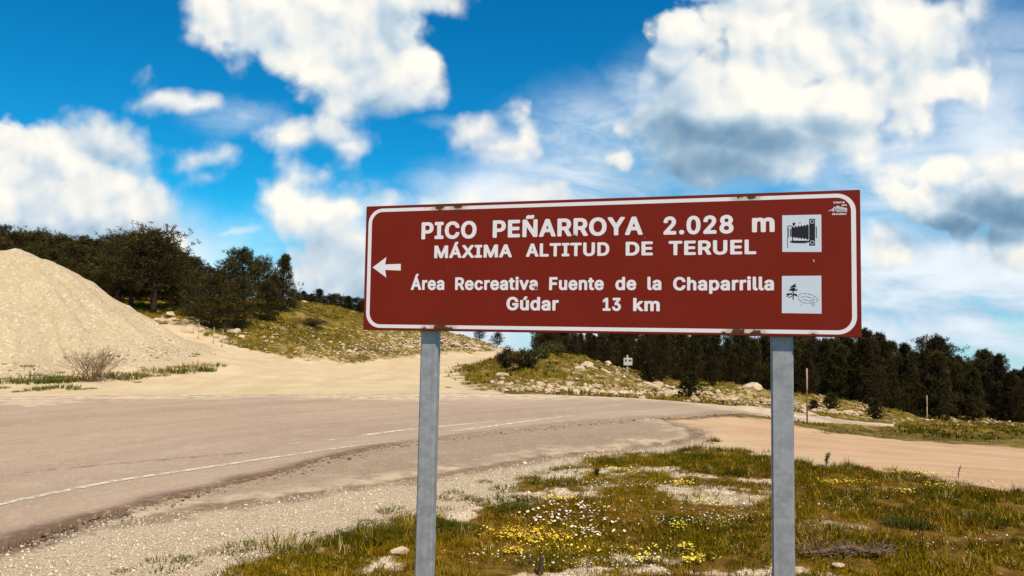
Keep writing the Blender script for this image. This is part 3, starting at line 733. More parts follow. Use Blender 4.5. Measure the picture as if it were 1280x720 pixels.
for px, Y, top in [(225,56,316),(240,58,324),(275,56,338),(262,60,334),(290,60,330),(340,62,345)]:
    tree_px(px, Y, top, 'round', 'pine in the back row between the wood and the roadside clump', group='pines between wood and clump', wide=1.1, dark=True)
GS = 'low pines along the crest of the grass hill'
for ic, (px, Y, top) in enumerate(sorted([(378,66,362),(388,62,366),(398,70,363),(408,74,371),(417,72,366),(426,76,373),(434,70,371),(443,73,372),(452,76,374),(462,76,374),(392,60,372),(412,64,377),(424,62,378),(437,60,378),(448,62,380),(470,72,378),(372,58,366),(384,64,370),(404,62,374),(456,64,381)])):
    tree_px(px, Y, top+R.uniform(-2, 2), R.choice(['round', 'cone']), 'low pine on the crest of the grass hill, %s from the left' % ORD[ic], group=GS, wide=1.3, dark=True)
tree_px(622, 56, 416, 'round', 'lone little pine on the skyline where the dirt track vanishes', wide=1.0, idx=1)
tree_px(600, 60, 410, 'round', 'pine at the end of the left bank, mostly behind the sign', wide=1.0, dark=True)

# right-hand wood: edge row then ranks behind
GR_ = 'pines of the wood on the right'
rt = [(660,414),(700,408),(760,410),(830,417),(900,420),(960,420),(1000,416),(1060,422),(1085,430),(1100,433),(1120,448),(1140,445),(1170,438),(1200,446),(1240,457),(1280,466),(1420,478)]
def rtop(px): return float(np.interp(px, [a for a, b in rt], [b for a, b in rt]))
for row, (Y0, dt, x0) in enumerate([(43, 14, 690), (46.5, 6, 672), (52, 0, 668), (60, -2, 680)]):
    px = x0+R.uniform(0, 6); cnt = 0
    while px < 1400:
        Y = Y0+R.uniform(-1.3, 1.3)+max(0, px-1000)*.012
        if row == 0 and px < 820: Y += 2.5
        tree_px(px, Y, rtop(px)+dt-3+R.uniform(-13, 18), R.choice(['cone']*9+['round']), ('dark pine in the front rank of the wood, %s from the left end' % ORD[cnt] if row == 0 else 'dark pine in the back ranks of the wood on the right'), group=('front rank of the right wood' if row == 0 else GR_), wide=R.uniform(.72, 1.0), idx=R.choice([0, 1, 3, 0, 1, 3, 2]), dark=R.random() < .6)
        px += R.uniform(16, 27)*46/Y; cnt += 1
tree_px(1085, 46, 424, 'cone', 'tall pointed pine just right of the sign panel', wide=1.0, dark=True, idx=0)
tree_px(1172, 47.5, 425, 'round', 'pine with knobbly top standing above its neighbours on the right', wide=.9, dark=True, idx=1)
tree_px(1247, 48.5, 443, 'cone', 'thin pointed pine near the right end of the wood', wide=.7, dark=True, idx=1)
tree_px(545+140, 45, 414, 'round', 'leaning pine at the left end of the right wood, above the mound', wide=1.0, dark=True, idx=2)
# young pines and shrubs
def tree_at(px, py, h, kind, label, **kw):
    x, y = ground_xy(px, py); return tree(x, y, h, kind, label, **kw)
tree_at(1094, 523, 1.0, 'young', 'small round young pine beside the road under the wood', name='young_pine', wide=1.0)
tree_at(1039, 511, .75, 'young', 'small dark bush-like pine on the grassy bank right of the road post', name='young_pine', wide=1.2)
tree_at(862, 500, .85, 'young', 'young pine growing from the rubble bank left of the grey post', name='young_pine', wide=1.0)
tree_at(812, 478, .9, 'young', 'young pine at the wood edge beside the little white sign', name='young_pine', wide=1.2, dark=True)
tree_at(1018, 512, .5, 'young', 'tiny round shrub behind the tall roadside stake', name='young_pine', wide=1.2)

def shrub_mesh(seed, w, h, n, leaf, mat, twig=True):
    rng = np.random.default_rng(seed); rr_ = random.Random(seed); V, F_ = [], []
    C = []
    for i in range(26):
        a = rr_.uniform(0, 2*pi); q = rr_.random()**.5; e = Vector((cos(a)*w*q, sin(a)*w*.7*q, h*(1.0-.45*q*q)*rr_.uniform(.65, 1.1)))
        pts = [Vector((cos(a)*w*.12, sin(a)*w*.1, -.05)), e*.5+Vector((0, 0, h*.08)), e]
        tube(V, F_, pts, [.012, .008, .004], 4); C.append(e)
    C = np.array(C); idx = rng.integers(0, len(C), n); k = rng.random(n)[:, None]**.5
    P_ = C[idx]*k+rng.normal(size=(n, 3))*np.array([w, w, h])*.13; P_[:, 2] = np.abs(P_[:, 2])
    D = rng.normal(size=(n, 3))+np.array([0, 0, .9]); D /= np.linalg.norm(D, axis=1)[:, None]
    Vv, Ff = blades(P_, D, leaf*rng.uniform(.6, 1.3, n), leaf*.4*rng.uniform(.7, 1.2, n), rng)
    return pyd('shrub_stems', V, F_, mbark), np_mesh('shrub_foliage', Vv, Ff, mat, False, {'tip': np.repeat(rng.random(n)**3, 3)})
def shrub(px, py, w, h, label, mat=None, n=2600, leaf=.09, cat='shrub', name='shrub'):
    x, y = ground_xy(px, py); e = empty(name, (x, y, H1(x, y)), 0); tag(e, label, cat)
    st, fo = shrub_mesh(int(px), w, h, n, leaf, mat or MBUSH); link('stems', st, e); link('foliage', fo, e); return e
shrub(634, 459, .42, .7, 'left half of the dark spiky bush on top of the grass mound', MPINE)
shrub(656, 461, .65, .62, 'wide dark bush crowning the grass mound at the junction', MPINE)
shrub(390, 408, .9, .35, 'low brown patch of scrub on the grass hillside', leafmat('scrub', (0.05, 0.035, 0.012), (0.09, 0.06, 0.02), (.06, .04, .02)))
shrub(672, 447, .5, .4, 'olive bush on the mound edge below the trees', MBUSH)
shrub(690, 440, .8, .7, 'rounded green bush in front of the wood, left end', MBUSH)

# ------------------------------------------------------------------ tufts: weeds on the gravel and along the heap
def tuft_mesh(seed, w, h, n, width, c1, c2, lay=.5, name='weed_tuft'):
    rng = np.random.default_rng(seed); a = rng.uniform(0, 2*pi, n); q = np.sqrt(rng.random(n))*w
    B = np.stack([np.cos(a)*q, np.sin(a)*q, np.full(n, -.01)], -1)
    D = np.stack([np.cos(a)*q/w*lay+rng.normal(size=n)*.25, np.sin(a)*q/w*lay+rng.normal(size=n)*.25, np.ones(n)], -1); D /= np.linalg.norm(D, axis=1)[:, None]
    L_ = h*rng.uniform(.45, 1.1, n)*(1-.45*q/w)
    Vv, Ff = blades3(B, D, L_, np.full(n, width)*rng.uniform(.6, 1.3, n), rng)
    k = rng.random(n)[:, None]; col = np.array(c1)*(1-k)+np.array(c2)*k
    return np_mesh(name, Vv, Ff, mtint, False, None, np.repeat(col, 5, 0))
def blades3(B, D, L_, Wd, rng, droop=.35):
    n = len(B); a = rng.uniform(0, 2*pi, n); side = np.stack([np.cos(a), np.sin(a), np.zeros(n)], -1)
    out = np.stack([-np.sin(a), np.cos(a), np.zeros(n)], -1)*rng.uniform(-.5, .5, n)[:, None]
    m = B+D*(L_*.55)[:, None]; tip = B+D*L_[:, None]+out*(L_*droop)[:, None]; w2 = Wd[:, None]*.5
    V = np.stack([B-side*w2, B+side*w2, m+side*w2*.75, m-side*w2*.75, tip], 1).reshape(-1, 3)
    o = np.arange(n)[:, None]*5; F_ = np.concatenate([o+[0, 1, 2], o+[0, 2, 3], o+[3, 2, 4]], 1).reshape(-1, 3)
    return V, F_
GREEN, OLIVE, STRAW, BROWN = (0.05, 0.07, 0.012), (0.13, 0.115, 0.02), (0.34, 0.25, 0.10), (0.12, 0.07, 0.025)
TUFTS = [tuft_mesh(100+i, .12, .11, 130, .006, GREEN, OLIVE) for i in range(3)]+[tuft_mesh(110+i, .12, .10, 130, .006, OLIVE, STRAW) for i in range(2)]
def put_tuft(px, py, s, label, group, sy=1.0, idx=None, name='weed_tuft', zf=None):
    x, y = ground_xy(px, py); z = (zf or H1)(x, y)
    o = link(name, TUFTS[R.randrange(len(TUFTS)) if idx is None else idx]); o.location = (x, y, z); o.scale = (s, s, s*sy); o.rotation_euler = (0, 0, R.uniform(0, 6.3))
    tag(o, label, 'weed tuft', group); return o
put_tuft(210, 706, 1.7, 'flat green weed on the gravel near the bottom left', None, .45, 0)
put_tuft(346, 683, 2.0, 'tallest olive weed tuft on the gravel, at the corner of the meadow', None, .9, 3)
put_tuft(360, 690, 1.6, 'straw-tipped tuft just right of the tallest gravel weed', None, .8, 4)
for px, py, s in [(263,691,.9),(300,684,1.2),(292,692,.8),(455,653,.8),(494,639,1.3),(514,648,1.2),(567,616,.9),(585,622,.8),(605,603,.8),(632,613,1.5),(694,606,1.9),(705,588,1.5),(549,624,1.1),(551,638,1.0),(480,640,.7),(676,592,1.0),(718,586,1.1),(640,640,1.2),(230,700,.6),(150,715,.5),(600,628,.7),(470,560+90,.6),(310,700,.7),(390,668,.6),(655,600,.9)]:
    put_tuft(px, py, s, 'small green weed tuft rooted in the pale roadside gravel', 'weed tufts on the roadside gravel', .6)
for i, px in enumerate(list(range(-20, 70, 6))+list(range(66, 100, 5))+list(range(138, 232, 5))+list(range(232, 272, 5))):
    py = np.interp(px, [0, 60, 100, 150, 200, 240, 270], [477, 476, 472, 471, 467, 462, 459])+R.gauss(0, 3)
    put_tuft(px, py, R.uniform(1.0, 2.2)*R.choice([1, 1, 2.2]), 'low weed in the green strip along the foot of the gravel heap', 'weeds along the foot of the heap', R.uniform(.5, 1.0), name='heap_weed', zf=heap_z)
for px, py, s in [(46,488,2.4),(80,485,3.0),(96,487,2.0),(57,486,2),(77,478,3.2),(134,473,2.6),(3,486,1.6),(24,490,1.3),(150,474,1.5),(243,444,1.6),(240,446,1.2),(115,486,1.0),(172,478,1.0)]:
    put_tuft(px, py, s, 'dark green weed clump on the bare bank in front of the heap', 'dark clumps in front of the heap', .7, R.choice([0, 1, 2]), name='weed_clump', zf=heap_z)
# leafless bush
def dry_bush(px, py, w, h):
    x, y = ground_xy(px, py); e = empty('dry_bush', (x, y, heap_z(x, y)-.03)); tag(e, 'leafless pale brown twiggy bush at the foot of the gravel heap', 'bush')
    V, F_ = [], []; r_ = random.Random(5)
    def br(p, d, L, rad, dep):
        q = p+d*L*.5+Vector((r_.gauss(0, .03), r_.gauss(0, .03), r_.gauss(0, .02))); e_ = p+d*L
        tube(V, F_, [p, q, e_], [rad, rad*.8, rad*.55], 4, False)
        if dep > 0:
            for i in range(3):
                nd = (d+Vector((r_.gauss(0, .38), r_.gauss(0, .38), r_.gauss(.08, .25)))).normalized(); br(q if i == 0 else e_, nd, L*r_.uniform(.55, .8), rad*.6, dep-1)
    for i in range(34):
        a = r_.uniform(0, 2*pi); el = r_.uniform(.35, 1.4); d = Vector((cos(a)*cos(el), sin(a)*cos(el)*.6, sin(el))).normalized(); br(Vector((r_.gauss(0, w*.1), r_.gauss(0, .1), 0)), d, w*.55*cos(el)+h*.42*sin(el), .008, 3)
    mtw, t, b = material('dry_twigs', .9, .1); b.inputs['Base Color'].default_value = (0.20, 0.12, 0.06, 1)
    link('twigs', pyd('dry_twigs', V, F_, mtw), e)
    n = 900; rng = np.random.default_rng(3); a = rng.uniform(0, 2*pi, n); q = rng.random(n)**.5
    B = np.stack([np.cos(a)*q*w*.8, np.sin(a)*q*w*.5, rng.random(n)*h*.8*(1-q*.5)], -1); D = rng.normal(size=(n, 3)); D /= np.linalg.norm(D, axis=1)[:, None]
    Vv, Ff = blades(B, D, np.full(n, .05), np.full(n, .012), rng); col = np.tile((0.16, .10, .04), (len(Vv), 1))
    link('dead_leaves', np_mesh('dead_leaves', Vv, Ff, mtint, False, None, col), e)
dry_bush(113, 477, .85, .50)

# ------------------------------------------------------------------ rocks
def rock_mesh(seed, flat=.6):
    bm = bmesh.new(); bmesh.ops.create_icosphere(bm, subdivisions=2, radius=1); rs = random.Random(seed)
    planes = [(Vector((rs.gauss(0, 1), rs.gauss(0, 1), rs.gauss(0, 1))).normalized(), rs.uniform(.55, .85)) for _ in range(9)]
    for v in bm.verts:
        for nrm, d in planes:
            k = v.co.dot(nrm)
            if k > d: v.co -= nrm*(k-d)
        v.co *= 1+.12*mnoise.noise(v.co*2.1+Vector((seed, 0, 0))); v.co.z *= flat
    return bm_mesh('rock', bm, mrock)
ROCKS = [rock_mesh(i, R.uniform(.5, .85)) for i in range(7)]
def rock(px, py, s, label, group=None, cat='rock'):
    x, y = ground_xy(px, py); o = link('rock', R.choice(ROCKS)); o.location = (x, y, H1(x, y)+s*.12)
    o.scale = (s*R.uniform(.8, 1.3), s*R.uniform(.7, 1.1), s*R.uniform(.6, 1.0)); o.rotation_euler = (R.uniform(-.3, .3), R.uniform(-.3, .3), R.uniform(0, 6.3)); tag(o, label, cat, group)
rock(628, 471, .25, 'single pale boulder lying in the grass on the near side of the mound')
rock(671, 447, .34, 'pale rock beside the dark bush on top of the mound')
rock(690, 491, .22, 'pale stone at the asphalt edge below the middle of the mound')
rock(940, 489, .6, 'large cream boulder half hidden left of the right-hand post')
rock(1258, 528, .5, 'reddish pale boulder at the wood edge on the far right')
rock(1179, 521, .30, 'pale rock on the verge left of the far right boulder')
rock(380, 380, .3, 'pale stone high on the grass hill beside the stubby pine')
rock(500, 697, .05, 'pale stone in the bare streak of the meadow left of the left post') if False else None
def rock_area(pts, n, s0, s1, label, group):
    for i in range(n):
        px, py, sx, sy = R.choice(pts); rock(R.gauss(px, sx), R.gauss(py, sy), R.uniform(s0, s1), label, group)
rock_area([(560,425,22,5),(520,432,16,4),(585,434,14,2)], 40, .10, .34, 'pale limestone rock in the rubble at the end of the left hill, under the sign', 'rocks at the end of the left hill')
rock_area([(440,432,45,8),(400,440,30,5),(340,420,40,10),(480,436,20,5)], 26, .06, .20, 'pale stone scattered over the grass hill left of the sign', 'stones on the grass hill')
rock_area([(212,402,10,3),(235,412,8,3),(290,420,12,3)], 14, .15, .4, 'pale rock on the bare ground under the roadside clump of pines', 'rocks under the pine clump')
rock_area([(735,460,18,3),(765,464,12,3)], 14, .10, .26, 'pale rock on the stony shoulder of the mound in front of the wood', 'rocks on the mound shoulder')
rock_area([(850,488,22,5),(900,496,22,5),(940,500,20,5),(1000,511,18,3),(1050,518,22,3),(820,487,12,5)], 80, .08, .28, 'pale rock in the rubble bank between the road and the wood', 'rocks of the rubble bank')
rock_area([(690,484,45,2.5),(760,490,30,2.5)], 26, .06, .2, 'small stone on the bare bank above the asphalt edge of the mound', 'stones along the foot of the mound')
rock_area([(1240,532,30,3),(1180,530,20,3)], 12, .08, .25, 'small pale rock on the grassy verge at the far right', 'rocks on the far right verge')

# small rubble & pebbles, uncountable
def pebbles(name, X, Y, Sz, mat, seed, label, cols=None, zoff=0.0, Hf=H):
    rng = np.random.default_rng(seed); n = len(X)
    octa = np.array([(1, 0, 0), (-1, 0, 0), (0, 1, 0), (0, -1, 0), (0, 0, 1), (0, 0, -1)], float); of = np.array([(0, 2, 4), (2, 1, 4), (1, 3, 4), (3, 0, 4), (2, 0, 5), (1, 2, 5), (3, 1, 5), (0, 3, 5)])
    sc = Sz[:, None, None]*rng.uniform(.55, 1.15, (n, 6, 1))*np.array([1, 1, .6]); a = rng.uniform(0, 2*pi, n); c, s = np.cos(a), np.sin(a)
    v = octa[None]*sc; vx = v[..., 0]*c[:, None]-v[..., 1]*s[:, None]; vy = v[..., 0]*s[:, None]+v[..., 1]*c[:, None]
    z = Hf(X, Y)+zoff
    V = np.stack([vx+X[:, None], vy+Y[:, None], v[..., 2]+z[:, None]+Sz[:, None]*.15], -1).reshape(-1, 3)
    F_ = (np.arange(n)[:, None, None]*6+of[None]).reshape(-1, 3)
    me = np_mesh(name, V, F_, mat, False, None, cols if cols is None else np.repeat(cols, 6, 0))
    return tag(link(name, me), label, None, None, 'stuff')
def scatter_poly(pg, n, near=0.0, seed=1, box=None):
    rng = np.random.default_rng(seed); lo = pg.min(0) if box is None else np.array(box[:2]); hi = pg.max(0) if box is None else np.array(box[2:])
    q = rng.uniform(lo, hi, (n, 2)); return q
rng = np.random.default_rng(5)
q = rng.uniform((-5, 4.3), (6, 14), (90000, 2)); inv = sdist(q[:, 0], q[:, 1], VERGE)+fbm(q[:, 0], q[:, 1], 2, 3)*.3
r_ = np.hypot(q[:, 0], q[:, 1]); okp = (inv > 0) & (sdist(q[:, 0], q[:, 1], ROAD) < -.02) & (sdist(q[:, 0], q[:, 1], LAYBY) < .12) & (rng.random(len(q)) < np.clip(1.25-r_/13, .15, 1))
q = q[okp]; k = rng.random(len(q))[:, None]; colp = np.array((0.36, .26, .17))*(1-k)+np.array((0.80, .66, .49))*k
pebbles('gravel', q[:, 0], q[:, 1], rng.gamma(2.2, .0030, len(q))+.003, mtint, 6, 'loose pale gravel along the asphalt edge', colp)
q = rng.uniform((-3, 4.2), (10, 12), (60000, 2)); bf = bare_field(q[:, 0], q[:, 1]); mm = masks(q[:, 0], q[:, 1]); okp = (bf > .5) & (mm['s_v'] < 0) & (mm['s_tr'] < 0) & (mm['road'] < .1)
q = q[okp][:14000]; k = rng.random(len(q))[:, None]; colp = np.array((0.38, .30, .22))*(1-k)+np.array((0.80, .72, .60))*k
pebbles('meadow_gravel', q[:, 0], q[:, 1], rng.gamma(2.2, .0032, len(q))+.003, mtint, 7, 'pale grit on the bare patches of the meadow', colp)
# loose crumbs on the asphalt patch and its edges
ln = NEAR[12:60]; idx = rng.integers(0, len(ln)-1, 1500); t_ = rng.random(1500)[:, None]; q = ln[idx]*(1-t_)+ln[idx+1]*t_+np.c_[rng.normal(.05, .10, 1500), rng.normal(-.05, .11, 1500)]
okp = sdist(q[:, 0], q[:, 1], ROAD) < .05; q = q[okp]; k = rng.random(len(q))[:, None]
pebbles('edge_rubble', q[:, 0], q[:, 1], rng.gamma(2, .0045, len(q))+.003, mtint, 8, 'dark broken asphalt crumbs along the ragged road edge', np.array((0.09, .06, .045))*(1-k)+np.array((0.34, .26, .19))*k, .018)
# rubble on the banks
pts = []
for px, py, sx, sy, n in [(560,427,28,6,900),(590,434,15,3,350),(510,434,25,5,450),(440,436,50,9,380),(340,424,45,12,160),(752,462,26,5,220),(850,491,26,4,600),(905,497,26,5,600),(960,503,25,5,600),(1010,512,25,4,600),(1060,519,25,3,400),(700,487,50,2,300),(770,490,35,3,400),(1220,532,50,4,300),(215,404,18,5,200),(640,478,18,5,40)]:
    x0, y0 = ground_xy(px, py); d0 = math.hypot(x0, y0)
    xl, yl = ground_xy(px-sx, py); xu, yu = ground_xy(px, py-sy*.7); xd, yd = ground_xy(px, min(py+sy*.7, 719))
    ax_ = np.array([x0-xl, y0-yl]); ay_ = np.array([xu-xd, yu-yd])*.5
    L2 = np.linalg.norm(ay_); ay_ *= min(1, 5/max(L2, .01))
    g2 = rng.normal(size=(n, 2)); pts.append(np.array([x0, y0])+g2[:, :1]*ax_*.8+g2[:, 1:]*ay_)
q = np.vstack(pts); mm = masks(q[:, 0], q[:, 1]); okp = (mm['road'] < .05) & (mm['track_l'] < .4); q = q[okp]; k = rng.random(len(q))[:, None]
pebbles('rubble', q[:, 0], q[:, 1], rng.gamma(2.0, .024, len(q))+.02, mtint, 9, 'pale limestone rubble strewn over the banks', np.array((0.30, .19, .095))*(1-k)+np.array((0.62, .47, .30))*k)

q = rng.uniform((-26, 19), (-9, 30), (14000, 2)); ht = np.array([heap_z(a, b)-H1(a, b) if False else 0 for a, b in q[:1]])
ih = np.clip(np.round((q[:, 0]-hx[0])/.09).astype(int), 0, nx-1); jh = np.clip(np.round((q[:, 1]-hy[0])/.09).astype(int), 0, ny-1)
th = (hz-bz)[ih, jh]; okp = (np.abs(th-.05) < .45*rng.random(len(q))**1.5); q = q[okp][:1800]; ih, jh = ih[okp][:1800], jh[okp][:1800]; k = rng.random(len(q))[:, None]
zz_ = np.maximum(np.where(inside[ih, jh], hz2[ih, jh], -9), H(q[:, 0], q[:, 1]))
pebbles('heap_stones', q[:, 0], q[:, 1], rng.gamma(1.8, .013, len(q))+.012, mtint, 10, 'coarser stones that rolled to the foot of the gravel heap', np.array((0.36, .27, .17))*(1-k)+np.array((0.64, .52, .37))*k, 0.0, lambda X_, Y_: zz_)

# ------------------------------------------------------------------ meadow grass
def grass_patch(name, X, Y, hgt, wid, cols, label, lean=.35, seed=1, sharp=None):
    rng = np.random.default_rng(seed); n = len(X); B = np.stack([X, Y, H(X, Y)-.005], -1)
    D = np.stack([rng.normal(size=n)*lean, rng.normal(size=n)*lean, np.ones(n)], -1); D /= np.linalg.norm(D, axis=1)[:, None]
    V, F_ = blades3(B, D, hgt, wid, rng); return tag(link(name, np_mesh(name, V, F_, mtint, False, None, np.repeat(cols, 5, 0))), label, None, None, 'stuff')
def palette(x, y, rng):
    n = len(x); a = sstep(fbm(x, y, .8, 4, .6, 31), -.25, .25)[:, None]; b = sstep(fbm(x, y, 1.7, 3, .6, 41), .05, .35)[:, None]
    g1 = np.array((0.080, .066, .001)); g2 = np.array((0.165, .112, .001)); dry = np.array((0.34, .20, .02)); br = np.array((0.19, .085, .008))
    c = g1*(1-a)+g2*a; c = c*(1-.45*b)+br*.45*b; k = rng.random(n)[:, None]; c = np.where(k < .13, dry, c); c = np.where((k > .13) & (k < .17), np.array((.42, .31, .10)), c)
    return c*rng.uniform(.65, 1.4, n)[:, None]
NT_ = 25000; q = rng.uniform((-3.2, 4.1), (12.5, 12.5), (NT_*3, 2)); mm = masks(q[:, 0], q[:, 1])
inside_ = (mm['s_v'] < .08) & (mm['s_tr'] < .05) & (mm['road'] < .05) & (np.abs(q[:, 0]/q[:, 1]) < .86) & (q[:, 1] < 13)
bf = bare_field(q[:, 0], q[:, 1]); keepp = inside_ & (rng.random(len(q)) > bf*.93) & (fbm(q[:, 0], q[:, 1], 2.3, 3, .6, 77)+.38 > rng.random(len(q))*.5)
q = q[keepp]
per = 13; QX = np.repeat(q[:, 0], per)+rng.normal(size=len(q)*per)*.028; QY = np.repeat(q[:, 1], per)+rng.normal(size=len(q)*per)*.028
hb = np.repeat(rng.gamma(4, .0085, len(q))+.014, per)*rng.uniform(.5, 1.2, len(q)*per)*(1+.5*sstep(fbm(QX, QY, 1.2, 3, .5, 61), 0, .4))
cb = np.repeat(palette(q[:, 0], q[:, 1], rng), per, 0)*rng.uniform(.8, 1.25, len(QX))[:, None]
grass_patch('meadow_grass', QX, QY, hb, rng.uniform(.003, .007, len(QX)), cb, 'short olive and straw grass of the roadside meadow', .4, 3)
n2_ = 46000; i2_ = rng.integers(0, len(q), n2_); lx = q[i2_, 0]+rng.normal(size=n2_)*.06; ly = q[i2_, 1]+rng.normal(size=n2_)*.06
ld = rng.normal(size=(n2_, 3))*np.array([1, 1, .45])+np.array([0, 0, .35]); ld /= np.linalg.norm(ld, axis=1)[:, None]
lv, lf = blades3(np.stack([lx, ly, H(lx, ly)+rng.random(n2_)*.02], -1), ld, rng.uniform(.012, .034, n2_), rng.uniform(.006, .012, n2_), rng)
tag(link('meadow_herbs', np_mesh('meadow_herbs', lv, lf, mtint, False, None, np.repeat(palette(lx, ly, rng)*.9, 5, 0))), 'low matted leaves between the meadow grass', None, None, 'stuff')
# dark low cushions of green in the meadow
cush = [(650,628,.30),(640,640,.22),(560,700-40,.35),(545,655,.2),(920,590,.3),(880,572,.3),(765,580,.3),(1130,655,.3),(1140,640,.2),(690,700,.35),(470,668,.45),(450,675,.3),(740,630,.3),(1220,650,.35),(850,655,.3),(1000,600,.3)]
for ic, (px, py, w_) in enumerate(sorted(cush)):
    x0, y0 = ground_xy(px, py); o = link('cushion_plant', tuft_mesh(int(px*3+py), w_*.8, .085, 900, .006, (0.03, .045, .008), (0.07, .08, .012), .6, 'cushion_plant')); o.location = (x0, y0, H1(x0, y0))
    tag(o, 'dark green low cushion of leaves in the meadow grass, %s counting from the left' % ORD[ic], 'cushion plant', 'dark cushions in the meadow')
# hillside grass
q = rng.uniform((-26, 20), (40, 62), (230000, 2)); mm = masks(q[:, 0], q[:, 1]); q = q[(mm['road'] < .02) & (mm['track_l'] < .3) & (mm['track_r'] < .3) & (np.abs(q[:, 0]/q[:, 1]) < .8) & (fbm(q[:, 0], q[:, 1], .5, 4, .6, 13)-1.1*rub(q[:, 0], q[:, 1]) > -.12+.0*q[:, 0])]
q = q[:90000]; a = sstep(fbm(q[:, 0], q[:, 1], .35, 4, .6, 51), -.2, .25)[:, None]; c = np.array((0.060, .052, .003))*(1-a)+np.array((0.18, .12, .010))*a
grass_patch('hillside_grass', q[:, 0], q[:, 1], rng.uniform(.06, .20, len(q)), rng.uniform(.02, .05, len(q)), c*rng.uniform(.6, 1.4, len(q))[:, None], 'rough grass on the mound, the left hill and the banks', .6, 4)
# sparse grass strip beyond the right-hand track
q = rng.uniform((4, 14), (26, 34), (60000, 2)); s_ = sdist(q[:, 0], q[:, 1], STRIP)+fbm(q[:, 0], q[:, 1], 1.5, 4, .6)*.8; q = q[(s_ > -.1) & (fbm(q[:, 0], q[:, 1], 1.4, 3, .6, 3) > -.1)][:16000]
grass_patch('track_grass', q[:, 0], q[:, 1], rng.uniform(.03, .10, len(q)), rng.uniform(.01, .02, len(q)), np.array((0.14, .105, .03))*rng.uniform(.6, 1.5, len(q))[:, None], 'thin dry grass between the dirt track and the road', .6, 5)

# ------------------------------------------------------------------ wildflowers
def flower_cloud(name, spots, col1, col2, size, label, seed, stem=.05):
    rng = np.random.default_rng(seed); X, Y, = [], []
    for px, py, rx_, ry_, n in spots:
        x0, y0 = ground_xy(px, py); X.append(x0+rng.normal(size=n)*rx_*.5); Y.append(y0+rng.normal(size=n)*ry_*.5)
    X = np.concatenate(X); Y = np.concatenate(Y); n = len(X); z = H(X, Y)+stem*rng.uniform(.5, 1.5, n)
    # each head: six petals round a raised centre
    ang = np.arange(6)*pi/3; sz = size*rng.uniform(.6, 1.3, n); tl = rng.normal(size=(n, 2))*.35
    C_ = np.stack([X, Y, z+sz*.25], -1); ring = np.stack([X[:, None]+np.cos(ang)*sz[:, None], Y[:, None]+np.sin(ang)*sz[:, None], z[:, None]+sz[:, None]*(np.cos(ang)*tl[:, :1]+np.sin(ang)*tl[:, 1:]-.1)], -1)
    bot = np.stack([X, Y, z-stem*1.2], -1); tl_ = np.stack([X-.0008, Y, z], -1); tr_2 = np.stack([X+.0008, Y, z], -1)
    V = np.concatenate([C_[:, None], ring, bot[:, None], tl_[:, None], tr_2[:, None]], 1).reshape(-1, 3); o = np.arange(n)[:, None]*10
    F_ = np.concatenate([o+[0, 1+i, 1+(i+1) % 6] for i in range(6)]+[o+[7, 8, 9]], 1).reshape(-1, 3)
    k = rng.random(n)[:, None]; col = np.repeat(np.array(col1)*(1-k)+np.array(col2)*k, 10, 0)
    for q_ in (7, 8, 9): col[q_::10] = (.08, .07, .01)
    return tag(link(name, np_mesh(name, V, F_, mtint, False, None, col)), label, None, None, 'stuff')
flower_cloud('white_wildflowers', [(790,614,.75,.15,130),(740,612,.3,.1,80),(870,660,.55,.2,120),(905,655,.3,.1,60),(730,712,.5,.12,90),(770,712,.3,.08,40),(800,704,.3,.08,25),(1230,612,.6,.1,120),(1160,600,.5,.1,60),(1000,640,.9,.4,60),(840,640,1.2,.5,90),(690,700,.5,.2,40),(660,596,.4,.1,60),(700,588,.4,.1,50),(1100,620,1,.3,60),(590,700,.3,.2,30),(1200,680,.6,.3,40)], (.60, .52, .34), (.85, .76, .58), .006, 'tiny white flowers sprinkled through the meadow', 21, .06)
flower_cloud('pink_white_flowers', [(720,650,.33,.25,95),(735,668,.25,.15,45),(690,655,.3,.2,30),(705,640,.25,.12,25)], (.72, .52, .40), (.85, .72, .6), .012, 'pinkish white flower heads beside the orange-yellow patch', 22, .06)
YEL = [(668,668,.27,.17,520,'largest orange-yellow flower patch, between the posts near the left one'),(644,672,.14,.08,90,'small yellow patch left of the largest flower patch'),(640,690,.09,.05,60,'little yellow flower spot below and left of the largest patch'),(700,628,.22,.07,170,'yellow streak beside the dark green cushion above the pink flowers'),(777,592,.14,.12,110,'yellow bloom on the far edge of the meadow'),(857,608,.12,.06,90,'orange bloom in the middle of the far meadow'),(882,634,.17,.05,100,'thin yellow streak in mid meadow left of the right post'),(847,664,.06,.10,70,'bright lemon flower spike in mid meadow'),(855,690,.07,.07,60,'lemon yellow cluster on the small bare patch'),(801,704,.07,.05,60,'lemon cluster near the bottom beside the white flowers'),(870,706,.10,.05,80,'lemon yellow cluster at the bottom left of the right post'),(1052,604,.22,.06,130,'orange-yellow streak just right of the right post'),(1146,594,.30,.05,170,'yellow-green streak on the rim of the meadow by the dirt track'),(1175,609,.16,.05,50,'pale lemon spot on the meadow rim at the right'),(1132,617,.06,.05,26,'small lemon spot below the rim streak'),(1036,604,.05,.04,25,'tiny lemon spot touching the orange streak by the right post'),(770,688,.5,.12,90,'loose scatter of yellow flowers above the bottom bare ground')]
for i, (px, py, rx_, ry_, n, lb) in enumerate(YEL):
    o = flower_cloud('yellow_flower_patch', [(px, py, rx_*1.35, ry_*1.5, int(n*.85))], (.66, .38, .03) if i in (0, 1, 2, 3, 5, 11) else (.66, .58, .06), (.80, .58, .08), .0085, lb, 40+i, .04)

